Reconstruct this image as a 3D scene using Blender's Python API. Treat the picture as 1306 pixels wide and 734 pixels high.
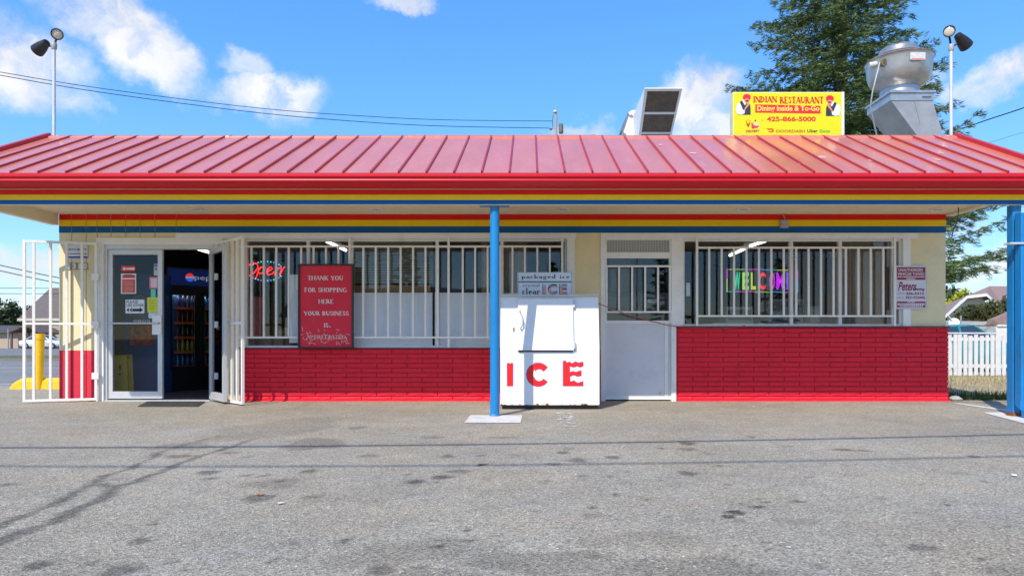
import bpy, bmesh, math, random
import numpy as np
from mathutils import Vector, Matrix, noise as mnoise

# ------------------------------------------------------------------ camera, light, exposure
scn = bpy.context.scene
for o in list(bpy.data.objects):
    bpy.data.objects.remove(o)
COL = scn.collection
R = math.radians
EYE = 0.878            # camera height above the lot
FPX = 873.0            # focal length in pixels of the 1306 px wide photograph
CX, HY = 675.0, 432.0  # vanishing point
cd = bpy.data.cameras.new("camera")
cd.sensor_width = 36.0
cd.lens = FPX / 1306 * 36
cd.shift_x = -(CX - 653) / 1306
cd.shift_y = (HY - 367) / 1306
cd.clip_start = 0.05
cd.clip_end = 4000
cam = bpy.data.objects.new("camera", cd)
COL.objects.link(cam)
cam.location = (0, 0, EYE)
cam.rotation_euler = (R(90), 0, 0)
scn.camera = cam
scn.view_settings.view_transform = 'Standard'
scn.view_settings.look = 'None'
scn.view_settings.exposure = 0.90
scn.view_settings.gamma = 1.0
scn.cycles.max_bounces = 8
scn.cycles.transparent_max_bounces = 16

SUN_EL, SUN_H = R(45.4), (0.455, 0.890)      # elevation; heading the light travels in plan
sl = bpy.data.lights.new("sun", 'SUN')
sl.energy = 2.65
sl.angle = R(0.6)
sl.color = (1.0, 0.93, 0.83)
so = bpy.data.objects.new("sun", sl)
COL.objects.link(so)
ldir = Vector((SUN_H[0] * math.cos(SUN_EL), SUN_H[1] * math.cos(SUN_EL), -math.sin(SUN_EL)))
so.rotation_euler = ldir.to_track_quat('-Z', 'Y').to_euler()
so.location = (-6, -12, 14)


def build_world():
    w = bpy.data.worlds.new("World")
    scn.world = w
    w.use_nodes = True
    nt = w.node_tree
    N, L = nt.nodes, nt.links
    bg = N['Background']
    bg.inputs['Strength'].default_value = 0.15
    sky = N.new('ShaderNodeTexSky')
    sky.sky_type = 'NISHITA'
    sky.sun_disc = False
    sky.sun_elevation = SUN_EL
    # direction towards the sun is -SUN_H; rotation is measured from +Y, clockwise
    sky.sun_rotation = math.atan2(-SUN_H[0], -SUN_H[1]) % (2 * math.pi)
    sky.air_density = 1.0
    sky.dust_density = 0.0
    sky.altitude = 1800
    sky.ozone_density = 2.2
    hs = N.new('ShaderNodeHueSaturation')
    hs.inputs['Saturation'].default_value = 1.26
    hs.inputs['Hue'].default_value = .502
    hs.inputs['Value'].default_value = 1.78
    # the whole sky's range is compressed a little, the same in every direction
    bw = N.new('ShaderNodeRGBToBW'); L.new(sky.outputs[0], bw.inputs[0])
    ma = N.new('ShaderNodeMath'); ma.operation = 'MULTIPLY_ADD'
    L.new(bw.outputs[0], ma.inputs[0]); ma.inputs[1].default_value = .30; ma.inputs[2].default_value = 1.0
    dv = N.new('ShaderNodeMath'); dv.operation = 'DIVIDE'; dv.inputs[0].default_value = 1.0; L.new(ma.outputs[0], dv.inputs[1])
    sc_ = N.new('ShaderNodeVectorMath'); sc_.operation = 'SCALE'
    L.new(sky.outputs[0], sc_.inputs[0]); L.new(dv.outputs[0], sc_.inputs['Scale'])
    L.new(sc_.outputs[0], hs.inputs['Color'])
    tc = N.new('ShaderNodeTexCoord')
    # wobble the direction with noise so that the cloud edges break up
    nz = N.new('ShaderNodeTexNoise')
    nz.inputs['Scale'].default_value = 15.0
    nz.inputs['Detail'].default_value = 9.0
    nz.inputs['Roughness'].default_value = 0.62
    L.new(tc.outputs['Generated'], nz.inputs['Vector'])
    sub = N.new('ShaderNodeVectorMath'); sub.operation = 'SUBTRACT'
    L.new(nz.outputs['Color'], sub.inputs[0]); sub.inputs[1].default_value = (0.5, 0.5, 0.5)
    scl = N.new('ShaderNodeVectorMath'); scl.operation = 'SCALE'
    L.new(sub.outputs[0], scl.inputs[0]); scl.inputs['Scale'].default_value = 0.085
    add = N.new('ShaderNodeVectorMath'); add.operation = 'ADD'
    L.new(tc.outputs['Generated'], add.inputs[0]); L.new(scl.outputs[0], add.inputs[1])
    clouds = []

    def front(px, py, rx, ry, tilt=0, amp=1.0):
        d = Vector(((px - CX) / FPX, 1.0, (HY - py) / FPX))
        s = 1 / d.length
        d.normalize()
        clouds.append((d, (rx / FPX * s, 0.5, ry / FPX * s), tilt, amp))
    front(4, 70, 88, 66, 0.25)
    front(60, 112, 50, 26, 0.1, .75)
    front(130, 20, 84, 46, 0.45)
    front(178, 66, 84, 44, 0.5, 1.0)
    front(346, 124, 66, 36, 0.0, 1.0)
    front(312, 78, 34, 22, 0.2, .62)
    front(505, -4, 46, 15, 0.0, .8)
    front(885, 128, 72, 44, -0.1, 1.05)
    front(925, 170, 95, 34, 0.0, .9)
    front(735, 164, 52, 16, 0.0, .6)
    front(1292, 92, 62, 34, -0.3, 1.0)
    front(1245, 112, 40, 18, -0.2, .6)
    front(1165, 105, 40, 22, 0, .5)
    front(1240, 330, 90, 30, 0.0, .8)
    front(1215, 285, 34, 22, 0.0, .75)
    front(10, 335, 70, 30, 0.0, .85)
    front(20, 385, 150, 18, 0.0, .7)
    rng = random.Random(5)
    for k in range(15):                         # the rest of the sky carries the same scattered clouds
        az = R(80 + 200 * (k + rng.random() * .7) / 15)
        el = R(rng.uniform(5, 46))
        d = Vector((math.sin(az) * math.cos(el), math.cos(az) * math.cos(el), math.sin(el)))
        r = rng.uniform(.09, .2)
        clouds.append((d, (r * 1.5, r * 1.5, r * .55), rng.uniform(-.3, .3), rng.uniform(.8, 1.05)))
    for k in range(5):                          # and above
        az = R(rng.uniform(-70, 70)); el = R(rng.uniform(36, 70))
        d = Vector((math.sin(az) * math.cos(el), math.cos(az) * math.cos(el), math.sin(el)))
        clouds.append((d, (.22, .16, .12), rng.uniform(-.5, .5), .9))
    last = None
    for d, s, t, amp in clouds:
        m = N.new('ShaderNodeMapping'); m.vector_type = 'TEXTURE'
        m.inputs['Location'].default_value = d
        m.inputs['Rotation'].default_value = (0, t, 0)
        m.inputs['Scale'].default_value = s
        L.new(add.outputs[0], m.inputs['Vector'])
        ln = N.new('ShaderNodeVectorMath'); ln.operation = 'LENGTH'
        L.new(m.outputs[0], ln.inputs[0])
        mr = N.new('ShaderNodeMapRange'); mr.interpolation_type = 'SMOOTHSTEP'
        mr.inputs['From Min'].default_value = 1.10; mr.inputs['From Max'].default_value = 0.42
        mr.inputs['To Min'].default_value = 0; mr.inputs['To Max'].default_value = amp
        L.new(ln.outputs['Value'], mr.inputs['Value'])
        if last is None:
            last = mr.outputs[0]
        else:
            mx = N.new('ShaderNodeMath'); mx.operation = 'MAXIMUM'
            L.new(last, mx.inputs[0]); L.new(mr.outputs[0], mx.inputs[1])
            last = mx.outputs[0]
    n2 = N.new('ShaderNodeTexNoise')
    n2.inputs['Scale'].default_value = 14; n2.inputs['Detail'].default_value = 8; n2.inputs['Roughness'].default_value = .6
    L.new(add.outputs[0], n2.inputs['Vector'])
    mr2 = N.new('ShaderNodeMapRange')
    mr2.inputs['From Min'].default_value = .34; mr2.inputs['From Max'].default_value = .56
    mr2.inputs['To Min'].default_value = .35; mr2.inputs['To Max'].default_value = 1.0
    L.new(n2.outputs['Fac'], mr2.inputs['Value'])
    mu = N.new('ShaderNodeMath'); mu.operation = 'MULTIPLY'; mu.use_clamp = True
    L.new(last, mu.inputs[0]); L.new(mr2.outputs[0], mu.inputs[1])
    # cloud colour: white, a little greyer in its thicker folds
    n3 = N.new('ShaderNodeTexNoise')
    n3.inputs['Scale'].default_value = 7; n3.inputs['Detail'].default_value = 5
    L.new(add.outputs[0], n3.inputs['Vector'])
    cr = N.new('ShaderNodeValToRGB')
    cr.color_ramp.elements[0].position = .35; cr.color_ramp.elements[0].color = (2.5, 2.65, 2.95, 1)
    cr.color_ramp.elements[1].position = .62; cr.color_ramp.elements[1].color = (3.7, 3.75, 3.85, 1)
    L.new(n3.outputs['Fac'], cr.inputs[0])
    mix = N.new('ShaderNodeMix'); mix.data_type = 'RGBA'
    L.new(mu.outputs[0], mix.inputs['Factor'])
    L.new(hs.outputs[0], mix.inputs['A']); L.new(cr.outputs[0], mix.inputs['B'])
    L.new(mix.outputs['Result'], bg.inputs['Color'])


build_world()

# ------------------------------------------------------------------ helpers
D = 9.7                                      # distance of the shop front


def wx(px, d=D):
    return (px - CX) * d / FPX


def wz(py, d=D):
    return EYE + (HY - py) * d / FPX


def gnd(px, py):
    d = EYE * FPX / (py - HY)
    return (wx(px, d), d)


MATS = {}


def mat(name, col, rough=.6, metal=0.0, var=.12, vscale=6.0, bump=0.0, bscale=40.0, spec=.5, coat=0.0,
        dirt=None, dirt_amt=0.0, dscale=3.0, stretch=(1, 1, 1)):
    """A painted / plain surface: base colour with soft mottling, optional dirt patches and fine relief."""
    if name in MATS:
        return MATS[name]
    m = bpy.data.materials.new(name)
    m.use_nodes = True
    nt = m.node_tree; N, L = nt.nodes, nt.links
    b = N['Principled BSDF']
    b.inputs['Roughness'].default_value = rough
    b.inputs['Metallic'].default_value = metal
    b.inputs['Specular IOR Level'].default_value = spec
    b.inputs['Coat Weight'].default_value = coat
    b.inputs['Coat Roughness'].default_value = .12
    geo = N.new('ShaderNodeNewGeometry')
    mp = N.new('ShaderNodeMapping'); mp.inputs['Scale'].default_value = stretch
    L.new(geo.outputs['Position'], mp.inputs['Vector'])
    nz = N.new('ShaderNodeTexNoise'); nz.inputs['Scale'].default_value = vscale
    nz.inputs['Detail'].default_value = 6; nz.inputs['Roughness'].default_value = .65
    L.new(mp.outputs[0], nz.inputs['Vector'])
    c0 = [max(0, c * (1 - var)) for c in col]; c1 = [min(1, c * (1 + var)) for c in col]
    cr = N.new('ShaderNodeValToRGB')
    cr.color_ramp.elements[0].position = .3; cr.color_ramp.elements[0].color = (*c0, 1)
    cr.color_ramp.elements[1].position = .7; cr.color_ramp.elements[1].color = (*c1, 1)
    L.new(nz.outputs['Fac'], cr.inputs[0])
    out = cr.outputs[0]
    if dirt is not None:
        n2 = N.new('ShaderNodeTexNoise'); n2.inputs['Scale'].default_value = dscale
        n2.inputs['Detail'].default_value = 9; n2.inputs['Roughness'].default_value = .72
        L.new(mp.outputs[0], n2.inputs['Vector'])
        mr = N.new('ShaderNodeMapRange'); mr.inputs['From Min'].default_value = .52; mr.inputs['From Max'].default_value = .72
        mr.inputs['To Max'].default_value = dirt_amt
        L.new(n2.outputs['Fac'], mr.inputs['Value'])
        mx = N.new('ShaderNodeMix'); mx.data_type = 'RGBA'
        L.new(mr.outputs[0], mx.inputs['Factor']); L.new(out, mx.inputs['A']); mx.inputs['B'].default_value = (*dirt, 1)
        out = mx.outputs['Result']
    L.new(out, b.inputs['Base Color'])
    if bump > 0:
        n3 = N.new('ShaderNodeTexNoise'); n3.inputs['Scale'].default_value = bscale; n3.inputs['Detail'].default_value = 5
        L.new(mp.outputs[0], n3.inputs['Vector'])
        bp = N.new('ShaderNodeBump'); bp.inputs['Strength'].default_value = bump; bp.inputs['Distance'].default_value = .02
        L.new(n3.outputs['Fac'], bp.inputs['Height']); L.new(bp.outputs[0], b.inputs['Normal'])
    MATS[name] = m
    return m


def emit(name, col, strength):
    if name in MATS:
        return MATS[name]
    m = bpy.data.materials.new(name); m.use_nodes = True
    b = m.node_tree.nodes['Principled BSDF']
    b.inputs['Base Color'].default_value = (*[c * .5 for c in col], 1)
    b.inputs['Emission Color'].default_value = (*col, 1)
    b.inputs['Emission Strength'].default_value = strength
    MATS[name] = m
    return m


def glass_mat(name='window_glass', refl=1.0, tint=(.985, .99, .988), ior=1.42):
    if name in MATS:
        return MATS[name]
    m = bpy.data.materials.new(name); m.use_nodes = True
    nt = m.node_tree; N, L = nt.nodes, nt.links
    N.remove(N['Principled BSDF'])
    out = N['Material Output']
    tr = N.new('ShaderNodeBsdfTransparent'); tr.inputs[0].default_value = (*tint, 1)
    gl = N.new('ShaderNodeBsdfGlossy'); gl.inputs['Roughness'].default_value = .015
    gl.inputs[0].default_value = (refl, refl, refl, 1)
    fr = N.new('ShaderNodeFresnel'); fr.inputs['IOR'].default_value = ior
    geo = N.new('ShaderNodeNewGeometry')
    nz = N.new('ShaderNodeTexNoise'); nz.inputs['Scale'].default_value = 1.6; nz.inputs['Detail'].default_value = 1
    L.new(geo.outputs['Position'], nz.inputs['Vector'])
    bp = N.new('ShaderNodeBump'); bp.inputs['Strength'].default_value = .05; bp.inputs['Distance'].default_value = .03
    L.new(nz.outputs['Fac'], bp.inputs['Height']); L.new(bp.outputs[0], gl.inputs['Normal'])
    mx = N.new('ShaderNodeMixShader')
    L.new(fr.outputs[0], mx.inputs[0]); L.new(tr.outputs[0], mx.inputs[1]); L.new(gl.outputs[0], mx.inputs[2])
    L.new(mx.outputs[0], out.inputs[0])
    MATS[name] = m
    return m


ORG = {}        # world translation of a thing's local frame


class MB:
    """Collects faces; build() links them as ONE mesh object."""

    def __init__(s):
        s.v, s.f = [], []

    def face(s, pts):
        b = len(s.v)
        s.v += [tuple(p) for p in pts]
        s.f.append(tuple(range(b, b + len(pts))))
        return s

    def box(s, x0, x1, y0, y1, z0, z1):
        if x0 > x1: x0, x1 = x1, x0
        if y0 > y1: y0, y1 = y1, y0
        if z0 > z1: z0, z1 = z1, z0
        b = len(s.v)
        s.v += [(x0, y0, z0), (x1, y0, z0), (x1, y1, z0), (x0, y1, z0), (x0, y0, z1), (x1, y0, z1), (x1, y1, z1), (x0, y1, z1)]
        s.f += [tuple(b + i for i in q) for q in ((0, 3, 2, 1), (4, 5, 6, 7), (0, 1, 5, 4), (1, 2, 6, 5), (2, 3, 7, 6), (3, 0, 4, 7))]
        return s

    def bbox(s, x0, x1, y0, y1, z0, z1, c=.004):
        """box whose front (-y) edges are chamfered"""
        if x0 > x1: x0, x1 = x1, x0
        if z0 > z1: z0, z1 = z1, z0
        b = len(s.v)
        r = lambda y, e: [(x0 + e, y, z0 + e), (x1 - e, y, z0 + e), (x1 - e, y, z1 - e), (x0 + e, y, z1 - e)]
        s.v += r(y0, c) + r(y0 + c, 0) + r(y1, 0)
        s.f.append((b, b + 1, b + 2, b + 3))
        for k in (0, 4):
            for i in range(4):
                j = (i + 1) % 4
                s.f.append((b + k + i, b + k + 4 + i, b + k + 4 + j, b + k + j))
        s.f.append((b + 11, b + 10, b + 9, b + 8))
        return s

    def tube(s, pts, r, n=8, cap=True):
        pts = [Vector(p) for p in pts]
        rr = r if isinstance(r, (list, tuple)) else [r] * len(pts)
        rings = []
        up = None
        for i, p in enumerate(pts):
            t = (pts[min(i + 1, len(pts) - 1)] - pts[max(i - 1, 0)])
            if t.length < 1e-9: t = Vector((0, 0, 1))
            t.normalize()
            if up is None:
                up = Vector((0, 0, 1)) if abs(t.z) < .9 else Vector((0, 1, 0))
            a = t.cross(up)
            if a.length < 1e-4:
                up = Vector((1, 0, 0)); a = t.cross(up)
            a.normalize(); c = a.cross(t); c.normalize(); up = c
            b = len(s.v)
            for k in range(n):
                w = 2 * math.pi * k / n
                s.v.append(tuple(p + (a * math.cos(w) + c * math.sin(w)) * rr[i]))
            rings.append(b)
        for i in range(len(rings) - 1):
            for k in range(n):
                j = (k + 1) % n
                s.f.append((rings[i] + k, rings[i] + j, rings[i + 1] + j, rings[i + 1] + k))
        if cap:
            s.f.append(tuple(rings[0] + k for k in range(n))[::-1])
            s.f.append(tuple(rings[-1] + k for k in range(n)))
        return s

    def cyl(s, p0, p1, r0, r1=None, n=16):
        return s.tube([p0, p1], [r0, r0 if r1 is None else r1], n)

    def lathe(s, c, prof, n=32, axis=None):
        """prof: (radius, height) pairs round the z axis at c; axis: optional tilt matrix"""
        b0 = len(s.v)
        for (r, h) in prof:
            for k in range(n):
                w = 2 * math.pi * k / n
                p = Vector((r * math.cos(w), r * math.sin(w), h))
                if axis is not None: p = axis @ p
                s.v.append((c[0] + p.x, c[1] + p.y, c[2] + p.z))
        for i in range(len(prof) - 1):
            for k in range(n):
                j = (k + 1) % n
                s.f.append((b0 + i * n + k, b0 + i * n + j, b0 + (i + 1) * n + j, b0 + (i + 1) * n + k))
        s.f.append(tuple(b0 + k for k in range(n))[::-1])
        s.f.append(tuple(b0 + (len(prof) - 1) * n + k for k in range(n)))
        return s

    def prism(s, poly, y0, y1):
        """poly in (x, z), extruded from y0 (front) to y1"""
        n = len(poly); b = len(s.v)
        s.v += [(p[0], y0, p[1]) for p in poly] + [(p[0], y1, p[1]) for p in poly]
        s.f.append(tuple(b + i for i in range(n)))
        s.f.append(tuple(b + n + i for i in range(n))[::-1])
        for i in range(n):
            j = (i + 1) % n
            s.f.append((b + j, b + i, b + n + i, b + n + j))
        return s

    def xprism(s, poly, x0, x1):
        """poly in (y, z), extruded from x0 to x1"""
        n = len(poly); b = len(s.v)
        s.v += [(x0, p[0], p[1]) for p in poly] + [(x1, p[0], p[1]) for p in poly]
        s.f.append(tuple(b + i for i in range(n))[::-1])
        s.f.append(tuple(b + n + i for i in range(n)))
        for i in range(n):
            j = (i + 1) % n
            s.f.append((b + i, b + j, b + n + j, b + n + i))
        return s

    def ellipsoid(s, c, r, n=12, m=8, rng=None, jit=0):
        b = len(s.v)
        for i in range(m + 1):
            th = math.pi * i / m
            for k in range(n):
                w = 2 * math.pi * k / n
                q = 1 + (rng.uniform(-jit, jit) if rng else 0)
                s.v.append((c[0] + r[0] * math.sin(th) * math.cos(w) * q, c[1] + r[1] * math.sin(th) * math.sin(w) * q, c[2] + r[2] * math.cos(th) * q))
        for i in range(m):
            for k in range(n):
                j = (k + 1) % n
                s.f.append((b + i * n + k, b + (i + 1) * n + k, b + (i + 1) * n + j, b + i * n + j))
        return s

    def mesh(s, name, m, org=(0, 0, 0), smooth=False):
        me = bpy.data.meshes.new(name)
        ox, oy, oz = org
        me.from_pydata([(x - ox, y - oy, z - oz) for x, y, z in s.v], [], s.f)
        if m is not None: me.materials.append(m)
        if smooth:
            me.polygons.foreach_set('use_smooth', [True] * len(me.polygons))
            me.set_sharp_from_angle(angle=R(38))
        me.update()
        return me

    def build(s, name, m, parent=None, smooth=False):
        if parent is None:
            xs = [p[0] for p in s.v]; ys = [p[1] for p in s.v]; zs = [p[2] for p in s.v]
            org = ((min(xs) + max(xs)) / 2, (min(ys) + max(ys)) / 2, min(zs))
        else:
            org = ORG[parent.name]
        o = bpy.data.objects.new(name, s.mesh(name, m, org, smooth))
        COL.objects.link(o)
        if parent is None:
            o.location = org
        else:
            o.parent = parent
        ORG[o.name] = org
        return o


def tag(o, label=None, cat=None, group=None, kind=None):
    if label: o['label'] = label
    if cat: o['category'] = cat
    if group: o['group'] = group
    if kind: o['kind'] = kind
    return o


def thing(name, label, cat, loc=(0, 0, 0), rz=0, group=None):
    o = bpy.data.objects.new(name, None)
    o.empty_display_size = .2
    COL.objects.link(o)
    o.location = loc
    o.rotation_euler = (0, 0, rz)
    ORG[o.name] = tuple(loc) if rz == 0 else (0, 0, 0)   # a turned thing is modelled in its own frame
    return tag(o, label, cat, group)


def copy_tree(o, parent=None):
    c = o.copy()
    COL.objects.link(c)
    if parent is not None: c.parent = parent
    ORG[c.name] = ORG.get(o.name, (0, 0, 0))
    for ch in list(o.children):
        copy_tree(ch, c)
    return c


def place(name, me, loc, parent):
    """alike piece sharing mesh data"""
    o = bpy.data.objects.new(name, me)
    COL.objects.link(o)
    org = ORG[parent.name]
    o.parent = parent
    o.location = (loc[0] - org[0], loc[1] - org[1], loc[2] - org[2])
    return o


def struct(o):
    o['kind'] = 'structure'
    return o


# ---- lettering
def sans(s, x0, x1, z0, z1, y, name, m, parent, bold=0.0, shear=0.0, depth=.0, keep=False):
    """flat print of s fitted to a box on a plane facing -y"""
    cu = bpy.data.curves.new(name, 'FONT')
    cu.body = s
    cu.offset = bold
    cu.shear = shear
    cu.resolution_u = 3
    t = bpy.data.objects.new(name, cu)
    COL.objects.link(t)
    dg = bpy.context.evaluated_depsgraph_get()
    me = bpy.data.meshes.new_from_object(t.evaluated_get(dg), depsgraph=dg)
    bpy.data.objects.remove(t); bpy.data.curves.remove(cu)
    n = len(me.vertices)
    co = np.empty(n * 3); me.vertices.foreach_get('co', co); co = co.reshape(-1, 3)
    lo, hi = co.min(0), co.max(0)
    sx = (x1 - x0) / (hi[0] - lo[0]); sz = (z1 - z0) / (hi[1] - lo[1])
    org = ORG[parent.name]
    out = np.empty_like(co)
    out[:, 0] = x0 + (co[:, 0] - lo[0]) * sx - org[0]
    out[:, 1] = y - org[1]
    out[:, 2] = z0 + (co[:, 1] - lo[1]) * sz - org[2]
    me.vertices.foreach_set('co', out.ravel()); me.update()
    me.materials.clear(); me.materials.append(m)
    me.name = name
    o = bpy.data.objects.new(name, me)
    COL.objects.link(o); o.parent = parent
    ORG[o.name] = org
    return o


TK, TN = .15, .065      # thick and thin strokes of the serif alphabet


def _glyphs():
    """primitives per letter: S stem with serifs, h thin bar, d diagonal, a arc; heights on a cap of 1"""
    g = {}
    S = lambda x, y0=0, y1=1, w=TK, top=1, bot=1: ('S', x, y0, y1, w, top, bot)
    h = lambda x0, x1, y, t=0: ('h', x0, x1, y, t)
    d = lambda x0, y0, x1, y1, w=TK, s0=0, s1=0: ('d', x0, y0, x1, y1, w, s0, s1)
    a = lambda cx, cy, rx, ry, a0, a1: ('a', cx, cy, rx, ry, a0, a1)
    g['A'] = (.8, [d(.06, 0, .4, 1, TN, 1, 0), d(.4, 1, .74, 0, TK, 0, 1), h(.2, .6, .35)])
    g['B'] = (.7, [S(.14), a(.3, .76, .26, .22, 90, -90), a(.3, .27, .32, .25, 90, -90), h(.14, .3, .97), h(.14, .3, .52), h(.14, .3, .03)])
    g['C'] = (.75, [a(.42, .5, .36, .5, 45, 315), h(.62, .72, .78, 1), h(.62, .72, .2, 1)])
    g['D'] = (.82, [S(.14), a(.3, .5, .44, .47, 90, -90), h(.14, .3, .97), h(.14, .3, .03)])
    g['E'] = (.68, [S(.14), h(.14, .62, .97, 1), h(.14, .5, .51), h(.14, .64, .03, 1)])
    g['F'] = (.64, [S(.14), h(.14, .6, .97, 1), h(.14, .48, .5)])
    g['G'] = (.82, [a(.42, .5, .36, .5, 45, 315), S(.7, .05, .42, TK, 1, 0)])
    g['H'] = (.84, [S(.14), S(.7), h(.14, .7, .52)])
    g['I'] = (.36, [S(.18)])
    g['K'] = (.8, [S(.14), d(.2, .42, .66, 1, TN, 0, 1), d(.34, .58, .7, 0, TK, 0, 1)])
    g['N'] = (.86, [S(.12, 0, 1, TN), d(.14, 1, .74, 0, TK), S(.74, 0, 1, TN, 1, 0)])
    g['O'] = (.82, [a(.41, .5, .36, .5, 0, 360)])
    g['P'] = (.68, [S(.14), a(.3, .73, .28, .25, 90, -90), h(.14, .3, .97), h(.14, .3, .47)])
    g['R'] = (.78, [S(.14), a(.3, .74, .26, .24, 90, -90), h(.14, .3, .97), h(.14, .3, .5), d(.36, .5, .68, 0, TK, 0, 1)])
    g['S'] = (.6, [a(.3, .75, .23, .25, 40, 250), a(.3, .27, .25, .27, 75, -140), h(.42, .52, .8, 1), h(.08, .18, .2, 1)])
    g['T'] = (.72, [S(.36, 0, 1, TK, 0, 1), h(.04, .68, .97, 1)])
    g['U'] = (.82, [S(.16, .3, 1, TK, 1, 0), S(.66, .3, 1, TN, 1, 0), a(.41, .3, .26, .3, 180, 360)])
    g['Y'] = (.78, [d(.08, 1, .39, .48, TK, 1, 0), d(.39, .48, .7, 1, TN, 0, 1), S(.39, 0, .5, TK, 0, 1)])
    # lower case (x-height .55)
    g['a'] = (.5, [a(.22, .18, .17, .18, 60, 300), S(.38, 0, .4, TK * .8, 0, 0), a(.24, .38, .16, .16, 0, 150), h(.36, .5, .03)])
    g['c'] = (.48, [a(.26, .27, .2, .28, 50, 310)])
    g['d'] = (.56, [a(.24, .27, .19, .28, 40, 320), S(.42, 0, .95, TK * .8, 1, 1)])
    g['e'] = (.5, [a(.25, .27, .2, .28, 0, 310), h(.06, .45, .3)])
    g['g'] = (.54, [a(.24, .35, .18, .19, 0, 360), a(.25, -.08, .22, .16, 0, 360), h(.36, .52, .5)])
    g['i'] = (.3, [S(.15, 0, .52, TK * .8, 0, 1), S(.15, .7, .84, TK * .8, 0, 0), h(.05, .15, .5)])
    g['k'] = (.58, [S(.14, 0, .95, TK * .8), d(.2, .2, .46, .52, TN, 0, 1), d(.28, .3, .5, 0, TK * .8, 0, 1)])
    g['l'] = (.3, [S(.15, 0, .95, TK * .8, 0, 1), h(.05, .15, .93)])
    g['p'] = (.56, [S(.14, -.3, .52, TK * .8, 0, 1), a(.3, .27, .2, .27, 140, -140), h(.03, .14, .5)])
    g['r'] = (.44, [S(.14, 0, .52, TK * .8, 0, 1), a(.32, .3, .17, .22, 50, 160), h(.03, .14, .5)])
    g['s'] = (.4, [a(.2, .4, .14, .14, 30, 250), a(.2, .14, .15, .14, 75, -150)])
    g['t'] = (.36, [S(.16, .05, .7, TK * .8, 0, 0), h(.04, .32, .52), a(.26, .12, .1, .12, 190, 330)])
    g['y'] = (.52, [d(.08, .52, .27, 0, TK * .8, 1, 0), d(.44, .52, .14, -.28, TN, 1, 0)])
    return g


GL = _glyphs()


def serif(s, x0, x1, z0, z1, y, name, m, parent, weight=1.0, parts=None):
    fs = []
    pen = 0.0
    for ch in s:
        if ch == ' ':
            pen += .42; continue
        if ch == '.':
            fs.append([(pen + .1, 0), (pen + .24, 0), (pen + .24, .14), (pen + .1, .14)]); pen += .36; continue
        w, prim = GL[ch]
        for p in prim:
            if p[0] == 'S':
                _, x, y0, y1, t, top, bot = p; t *= weight
                fs.append([(pen + x - t / 2, y0), (pen + x + t / 2, y0), (pen + x + t / 2, y1), (pen + x - t / 2, y1)])
                e = t / 2 + .085
                if bot: fs.append([(pen + x - e, y0), (pen + x + e, y0), (pen + x + e, y0 + .05), (pen + x - e, y0 + .05)])
                if top: fs.append([(pen + x - e, y1 - .05), (pen + x + e, y1 - .05), (pen + x + e, y1), (pen + x - e, y1)])
            elif p[0] == 'h':
                _, a0, a1, yy, t = p; q = TN * weight / 2
                fs.append([(pen + a0, yy - q), (pen + a1, yy - q), (pen + a1, yy + q), (pen + a0, yy + q)])
                if t:
                    sgn = -1 if yy > .5 else 1
                    e = .16 * sgn
                    fs.append([(pen + a1 - .07, yy), (pen + a1, yy), (pen + a1, yy + e), (pen + a1 - .03, yy + e)])
                    if a0 < .1: fs.append([(pen + a0, yy), (pen + a0 + .07, yy), (pen + a0 + .03, yy + e), (pen + a0, yy + e)])
            elif p[0] == 'd':
                _, ax, ay, bx, by, t, s0, s1 = p; t *= weight
                q = t / 2 * math.hypot(bx - ax, by - ay) / max(.2, abs(by - ay))
                fs.append([(pen + ax - q, ay), (pen + ax + q, ay), (pen + bx + q, by), (pen + bx - q, by)])
                for (sx, sy, on) in ((ax, ay, s0), (bx, by, s1)):
                    if on:
                        e = .13; q2 = .025
                        sy = min(max(sy, q2), 1 - q2) if sy > .6 or sy < .1 else sy
                        fs.append([(pen + sx - e, sy - q2), (pen + sx + e, sy - q2), (pen + sx + e, sy + q2), (pen + sx - e, sy + q2)])
            else:
                _, cx, cy, rx, ry, a0, a1 = p
                n = max(6, int(abs(a1 - a0) / 20))
                for i in range(n):
                    q = []
                    for k in (i, i + 1):
                        w_ = R(a0 + (a1 - a0) * k / n)
                        t = (TN + (TK - TN) * abs(math.cos(w_)) ** 1.3) * weight
                        q.append(((pen + cx + rx * math.cos(w_), cy + ry * math.sin(w_)),
                                  (pen + cx + max(.01, rx - t) * math.cos(w_), cy + max(.01, ry - t) * math.sin(w_))))
                    fs.append([q[0][0], q[1][0], q[1][1], q[0][1]])
        pen += w
    xs = [p[0] for f in fs for p in f]; zs = [p[1] for f in fs for p in f]
    lx, hx, lz, hz = min(xs), max(xs), min(zs), max(zs)
    mb = MB()
    for f in fs:
        q = [(x0 + (px - lx) / (hx - lx) * (x1 - x0), y, z0 + (pz - lz) / (hz - lz) * (z1 - z0)) for px, pz in f]
        ar = sum(q[i][0] * q[(i + 1) % 4][2] - q[(i + 1) % 4][0] * q[i][2] for i in range(4))
        mb.face(q if ar > 0 else q[::-1])
    return mb.build(name, m, parent)


def poly(pts, y, name, m, parent):
    """flat printed polygon on a plane facing -y; pts in (x, z)"""
    ar = sum(pts[i][0] * pts[(i + 1) % len(pts)][1] - pts[(i + 1) % len(pts)][0] * pts[i][1] for i in range(len(pts)))
    if ar < 0: pts = pts[::-1]
    return MB().face([(p[0], y, p[1]) for p in pts]).build(name, m, parent)


def disc(cx, cz, rx, rz, n=20, a0=0, a1=360):
    return [(cx + rx * math.cos(R(a0 + (a1 - a0) * k / (n - (0 if a1 - a0 == 360 else 1)))), cz + rz * math.sin(R(a0 + (a1 - a0) * k / (n - (0 if a1 - a0 == 360 else 1))))) for k in range(n)]

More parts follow.
